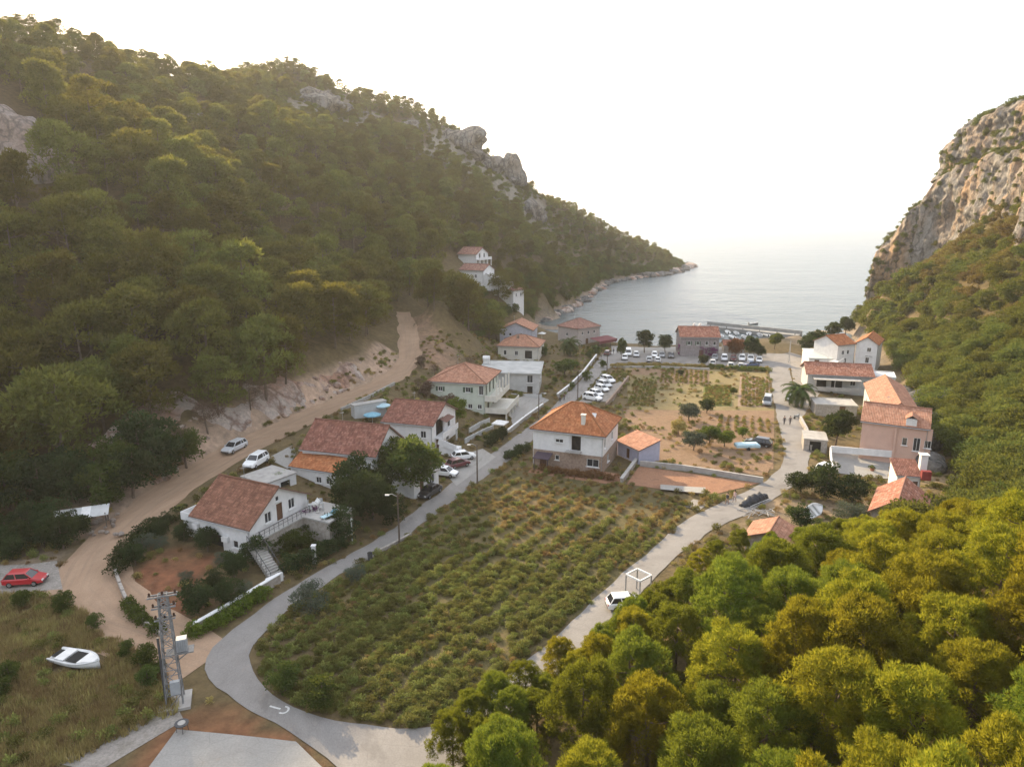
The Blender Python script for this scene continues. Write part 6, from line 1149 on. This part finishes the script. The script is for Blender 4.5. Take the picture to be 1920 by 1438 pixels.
def boat(name, label, loc, rz, L, B, D, tilt=(0,0), group=None, simple=False, up=False):
    t = thing(name, label, 'boat', loc, rz, group); t.rotation_euler = (tilt[0], tilt[1], rz); S = hull_secs(L, B, D); hull = MB()
    hull.loft([[(x,-w,sh),(x,-w*.92,sh*.5),(x,-w*.4,k),(x,w*.4,k),(x,w*.92,sh*.5),(x,w,sh),(x,w-.08 if w > .12 else 0,sh),(x,w*.8-.05 if w > .12 else 0,sh-.12),(x,-w*.8+.05 if w > .12 else 0,sh-.12),(x,-w+.08 if w > .12 else 0,sh)] for x, w, sh, k in S]); hull.build('hull', GEL, t, True)
    rub = MB(); rub.tube([(x,-w-.02,sh-.05) for x, w, sh, k in S], .045, 6); rub.tube([(x,w+.02,sh-.05) for x, w, sh, k in S], .045, 6); rub.build('rubbing_strake', GELG if not up else GEL, t)
    if not simple:
        MB().box((L*.02,0,D*.93), (L*.26,B*.70,.04)).build('cockpit', RUBBER, t); MB().loft([[(L*.16,-B*.40,D*.95),(L*.44,-B*.17,D*1.02),(L*.44,B*.17,D*1.02),(L*.16,B*.40,D*.95)], [(L*.16,-B*.38,D*1.06),(L*.43,-B*.15,D*1.10),(L*.43,B*.15,D*1.10),(L*.16,B*.38,D*1.06)]]).build('foredeck', GEL, t); MB().box((-L*.24,0,D*.97), (L*.20,B*.8,.1)).build('aft_deck', GEL, t); MB().box((-L*.41,0,D*.94), (L*.10,B*.5,.05)).build('engine_well', RUBBER, t)
    else:
        for x in (-L*.2, L*.08): MB().box((x,0,D*.98), (.28,B*.84,.05)).build('thwart', GELG, t)
        MB().box((-L*.5-.12,0,D*.8), (.28,.3,.7)).build('outboard_motor', RAIL, t)
    return t
ba, bb = GP(104,1238), GP(192,1258); boat('stranded_boat', 'white motor dinghy lying in the meadow grass', ((ba+bb)/2+np.array([0,0,.05])), math.atan2(bb[1]-ba[1], bb[0]-ba[0]), 4.9, 1.9, .85, (.05,-.02))
q = GP(1520,968); b = boat('dinghy', 'white dinghy propped on its side in the yard below the lane', q+np.array([0,0,.55]), .75, 3.9, 1.7, .75, (.75,0), None, True)
q = GP(1413,942); t = thing('tarp_heap', 'long heap under black tarpaulin at the lane bend', 'tarpaulin', q, math.atan2(GP(1445,930)[1]-GP(1382,955)[1], GP(1445,930)[0]-GP(1382,955)[0])); BT = M('black_tarp', (.02,.021,.024), (.05,.052,.06), 2.5, .45, .08, 3)
tm = MB(); secs = []
for i in range(17):
    f = i/16; x = -2.8+5.6*f; w = .85*math.sin(max(.06, min(.94, f))*math.pi)**.35*(1+.1*math.sin(i*2.1)); h_ = (1.1+.18*math.sin(i*1.7)+.1*math.sin(i*3.9))*math.sin(max(.06, min(.94, f))*math.pi)**.4; secs.append([(x, w*math.cos(a)*(1+.07*math.sin(i*3+k*2.3)), h_*math.sin(a)*(1+.08*math.sin(i*2+k*1.9))) for k, a in enumerate(np.linspace(-.15, math.pi+.15, 12))])
tm.loft(secs).build('cover', BT, t, True); MB().tube([(-2.2,-.95,.3),(0,-1.0,.35),(2.2,-.95,.3)], .03, 5).build('rope', FRAME, t)
for i in range(22):
    q = GP(rnd.uniform(1392,1448), rnd.uniform(958,972)); a = rnd.uniform(0, 3.1); tag(MB().tube([(-.8*math.cos(a),-.8*math.sin(a),.15+.3*rnd.random()),(0,0,.3),(.8*math.cos(a),.8*math.sin(a),.1+.4*rnd.random())], [.05,.06,.04], 5).build('cut_branch', CONC, None, False, q), 'bleached cut branch in the brushwood pile below the tarpaulin heap', 'branch', 'branches of the brushwood pile')
# jetty and moored boats
pa, pb = W(1322,609,1.3), W(1500,627,1.3); dv = (pb-pa); Lp_ = np.linalg.norm(dv); an = math.atan2(dv[1], dv[0]); t = thing('jetty', 'long grey stone jetty closing the harbour', 'jetty', pa*np.array([1,1,0]), an)
MB().box((Lp_/2,0,-.6), (Lp_,5.0,3.6)).build('mole', M('jetty_concrete', (.34,.33,.31), (.25,.245,.235), .6, .9, .02, 4), t); MB().box((Lp_/2,2.1,1.75), (Lp_-.02,.6,1.1)).build('sea_wall', M('jetty_concrete', (.34,.33,.31)), t); MB().box((Lp_/2,-2.3,1.23), (Lp_-.05,.5,.06)).build('quay_edge', CONC, t)
for k in range(6): MB().tube([(3+k*6.2,-1.9,1.2),(3+k*6.2,-1.9,1.7)], [.12,.18], 8).build('bollard', RAIL, t)
for k, (px, py, L_) in enumerate([(1364,625,5.2),(1380,627,4.4),(1404,628,4.8),(1424,630,4.2),(1436,630,4.6),(1352,633,4.6),(1372,634,5.4),(1395,634,5.0),(1442,648,4.2)]): boat('moored_boat', ['white motorboat at the left end of the jetty','small white boat next to the leftmost motorboat','white boat at the middle of the jetty','small boat beside the harbour tree','white boat at the right end of the jetty','white boat moored behind the seafront house','longest white boat in the inner harbour','white boat in front of the jetty middle','small boat pulled up at the harbour corner'][k], W(px, py, .0)+np.array([0,0,-.15]), rnd.uniform(1.2,1.8), L_, 1.8, .9, (0,0), 'boats moored in the harbour', k % 2 == 0)
t = boat('moored_boat', 'small boat anchored outside the jetty', W(1413,608,0)+np.array([0,0,-.15]), .4, 4.5, 1.7, .8, (0,0), 'boats moored in the harbour', True)
# parasols, pergola, small things
def parasol(label, p, r, h, mat, n=8, name='parasol'):
    t = thing(name, label, 'parasol', p); c = MB(); R_ = [(r*math.cos(2*math.pi*k/n+.4), r*math.sin(2*math.pi*k/n+.4), h-.45) for k in range(n)]; c.add(R_+[(0,0,h)], [(k, (k+1) % n, n) for k in range(n)]); c.add([(x, y, z-.16) for x, y, z in R_]+R_, [(k, (k+1) % n, n+(k+1) % n, n+k) for k in range(n)]); c.build('canopy', mat, t)
    MB().tube([(0,0,-.2),(0,0,h)], .03, 6).build('pole', FRAME, t); MB().tube([(0,0,0),(0,0,.08)], .3, 10).build('base', CONC, t); return t
parasol('blue and white parasol on the terrace between the red roofs', W(699,800,7.2), 1.5, 2.6, BLUE); parasol('pale blue parasol behind the dull red roof', W(718,782,7.8), 1.4, 2.6, PALEBLUE); parasol('white square parasol at the street corner by the dark creeper', GP(938,818), 1.7, 3.0, FRAME, 4); parasol('white parasol on the garden terrace near the shore houses', GP(1016,640), 1.5, 3.0, FRAME, 4); parasol('small white parasol on the patio of the brown-roofed house', lp(H1, w1+2.6, 8.2, 2.95), .35, 1.9, FRAME, 6)
t = thing('sun_lounger', 'pale blue sun lounger on the patio of the brown-roofed house', 'lounger', lp(H1, w1+4.6, 7.6, 2.95), .9); MB().box((0,0,.3), (1.9,.7,.08)).build('seat', PALEBLUE, t); MB().box((.8,0,.5), (.7,.7,.06), M4=Matrix.Rotation(-.6, 3, 'Y')).build('backrest', BLUE, t)
for x in (-.8,.7):
    for y in (-.28,.28): MB().box((x,y,.13), (.06,.06,.26)).build('leg', FRAME, t)
for k in range(4):
    c = thing('garden_chair', ['grey garden chair on the house side','grey garden chair on the far side','grey garden chair on the wall side','grey garden chair on the street side'][k]+' of the patio table', 'chair', lp(H1, w1+1.6+.9*math.cos(k*1.57), 8.9+.9*math.sin(k*1.57), 2.95), k*1.57, 'patio chairs'); MB().box((0,0,.42), (.45,.45,.05)).build('seat', GREY, c); MB().box((.2,0,.7), (.05,.45,.5)).build('backrest', GREY, c)
    for x in (-.18,.18):
        for y in (-.18,.18): MB().box((x,y,.2), (.04,.04,.4)).build('leg', GREY, c)
t = thing('patio_table', 'small grey table on the patio of the brown-roofed house', 'table', lp(H1, w1+1.6, 8.9, 2.95)); MB().box((0,0,.72), (.9,.9,.05)).build('tabletop', GREY, t); MB().tube([(0,0,0),(0,0,.7)], .05, 6).build('leg', GREY, t)
q = GP(1196,1116); t = thing('pergola', 'white pergola frame beside the lane at the edge of the pines', 'pergola', q, .72)
for a, b in (((-.9,-.9),(.9,-.9)),((.9,-.9),(.9,.9)),((.9,.9),(-.9,.9)),((-.9,.9),(-.9,-.9))): MB().bar((*a,2.3), (*b,2.3), .16).build('beam', FRAME, t); MB().box((*a,1.1), (.1,.1,2.3)).build('post', METAL, t)
t = thing('corrugated_roof', 'low shed roof of grey and white sheets at the forest edge', 'shed', W(158,985,6.4), .42)
for k in range(6): MB().box((-2.5+k*.95,0,1.6+.02*(k % 2)), (.96,2.4,.05), M4=Matrix.Rotation(.2, 3, 'X')).build('sheet', GREY if k % 3 else FRAME, t)
for x in (-2.6,2.4):
    for y in (-1,1): MB().box((x,y,.7), (.1,.1,1.8)).build('post', WOOD, t)
t = thing('planter', 'round flower pots along the paved terrace', 'planter', GP(1635,884)); MB().tube([(0,0,0),(0,0,.5)], [.25,.35], 10).build('pot', M('terracotta', (.35,.15,.09)), t); g = leaves(round_clumps(5, .9, .45, 6, .2, .3, .3), 40, .18, .5, .6, .8, 5); link('foliage', fastmesh('foliage', g[0], g[1]+0, MATS['tree_leaf'], g[2]), t)
# road marking at the bend: worn white figure
q = GP(523,1330); t = thing('road_marking', 'worn white painted arrow mark on the road bend', 'marking', (q[0], q[1], q[2]+.075), -.35)
MB().box((-.35,0,0), (1.0,.16,.006)).build('stroke', M('road_paint', (.68,.67,.64), (.5,.5,.48), 4), t); am = MB(); A_ = np.linspace(-1.9, 1.9, 14); am.add([(.45+r_*math.cos(a), r_*math.sin(a), .0) for a in A_ for r_ in (.3,.46)], [(2*i, 2*i+1, 2*i+3, 2*i+2) for i in range(13)]); am.build('curve', MATS['road_paint'], t)

# ------------------------------------------------------------------ people
def mat_person(name, shirt, legs):
    m, nt, b = newmat(name); tc = nd(nt, 'ShaderNodeTexCoord').outputs['Object']; sp = nd(nt, 'ShaderNodeSeparateXYZ'); nt.links.new(tc, sp.inputs[0])
    r = ramp(nt, sp.outputs[2], [(.0, (.03,.03,.03)), (.08, legs), (.9, shirt), (1.0, (.45,.28,.2))]); cr = r.node.color_ramp; cr.interpolation = 'CONSTANT'
    mr_ = nd(nt, 'ShaderNodeMapRange'); mr_.inputs[1].default_value = 0; mr_.inputs[2].default_value = 1.0; nt.links.new(sp.outputs[2], mr_.inputs[0]); nt.links.new(mr_.outputs[0], r.node.inputs[0]); mr_.inputs[2].default_value = 1.42
    cr.elements[1].position = .06; cr.elements[2].position = .62; cr.elements[3].position = .985
    nt.links.new(r, b.inputs['Base Color']); b.inputs['Roughness'].default_value = .9; return m
HAIR = M('dark_hair', (.03,.02,.015), None, 4, .8)
def person(label, p, rz, shirt, legs, stride=.25, seed=0, h=1.72):
    t = thing('person', label, 'person', p, rz, None); s = stride
    Vp = [((0,0,.95),.13),((0,0,1.15),.12),((0,0,1.36),.15),((0,0,1.47),.065),((0,.01,1.54),.075),((0,.02,1.63),.095),((0,.01,1.71),.07)]
    E = [(0,1),(1,2),(2,3),(3,4),(4,5),(5,6)]
    for sg in (-1, 1):
        k = len(Vp); f = s*sg; Vp += [((sg*.1,0,.90),.10),((sg*.1,f*.5+.03,.5),.068),((sg*.1,f-.02,.09),.045),((sg*.1,f+.14,.04),.035)]; E += [(0,k),(k,k+1),(k+1,k+2),(k+2,k+3)]
        k = len(Vp); Vp += [((sg*.19,0,1.38),.06),((sg*.24,-f*.35,1.12),.045),((sg*.24,-f*.7+.06,.88),.035),((sg*.235,-f*.8+.1,.80),.03)]; E += [(2,k),(k,k+1),(k+1,k+2),(k+2,k+3)]
    me = bpy.data.meshes.new('body'); me.from_pydata([v[0] for v in Vp], E, []); me.materials.append(mat_person(f'clothes_{seed}', shirt, legs)); o = link('body', me, t)
    md = o.modifiers.new('skin', 'SKIN'); md.use_smooth_shade = True
    for i, v in enumerate(Vp): me.skin_vertices[0].data[i].radius = (v[1], v[1])
    me.skin_vertices[0].data[0].use_root = True; sb_ = o.modifiers.new('sub', 'SUBSURF'); sb_.levels = 1; sb_.render_levels = 1
    MB().tube([(0,-.02,1.62),(0,-.02,1.70),(0,-.01,1.77),(0,0,1.80)], [.105,.11,.09,.03], 10).build('hair', HAIR, t, True); k_ = h/1.76; t.scale = (k_,)*3; return t
def PG(px, py): q = GP(px, py); return (q[0], q[1], q[2]+.065)
for k, (px, py, rz, sh, lg, lb) in enumerate([(1470,797,3.0,(.05,.05,.06),(.04,.04,.05),'person in dark clothes walking left of a pair on the lane'),(1481,797,3.0,(.08,.07,.07),(.05,.05,.06),'person in dark clothes walking right of a pair on the lane'),(1363,946,2.2,(.05,.05,.06),(.35,.22,.16),'person in dark top walking at the lane bend'),(1377,942,2.2,(.55,.4,.38),(.3,.2,.16),'person in pale pink top walking at the lane bend'),(1150,664,.4,(.04,.04,.05),(.03,.03,.04),'person in black at the water end of the street'),(1157,664,.4,(.08,.06,.06),(.05,.05,.06),'person beside the one in black at the street end'),(1050,757,2.0,(.05,.05,.07),(.05,.05,.06),'person in dark jacket standing on the street behind the orange roof'),(1058,752,1.0,(.10,.05,.05),(.04,.04,.05),'person in dark red top on the street behind the orange roof'),(1127,672,.3,(.3,.25,.2),(.05,.05,.05),'person near the awning of the old stone house')]): person(lb, PG(px, py), rz, sh, lg, .22, k)
# power lines are too thin to show; haze fills the valley air
hz, nt, b = newmat('haze_air'); nt.nodes.remove(b); pv = nd(nt, 'ShaderNodeVolumePrincipled'); pv.inputs['Color'].default_value = (.97,.96,.95,1); pv.inputs['Density'].default_value = HAZE; pv.inputs['Anisotropy'].default_value = .35; nt.links.new(pv.outputs[0], nt.nodes['Material Output'].inputs['Volume'])
tag(MB().box((0,900,40), (3400,2600,260)).build('haze', hz), kind='stuff', label='pale evening haze filling the air of the bay')
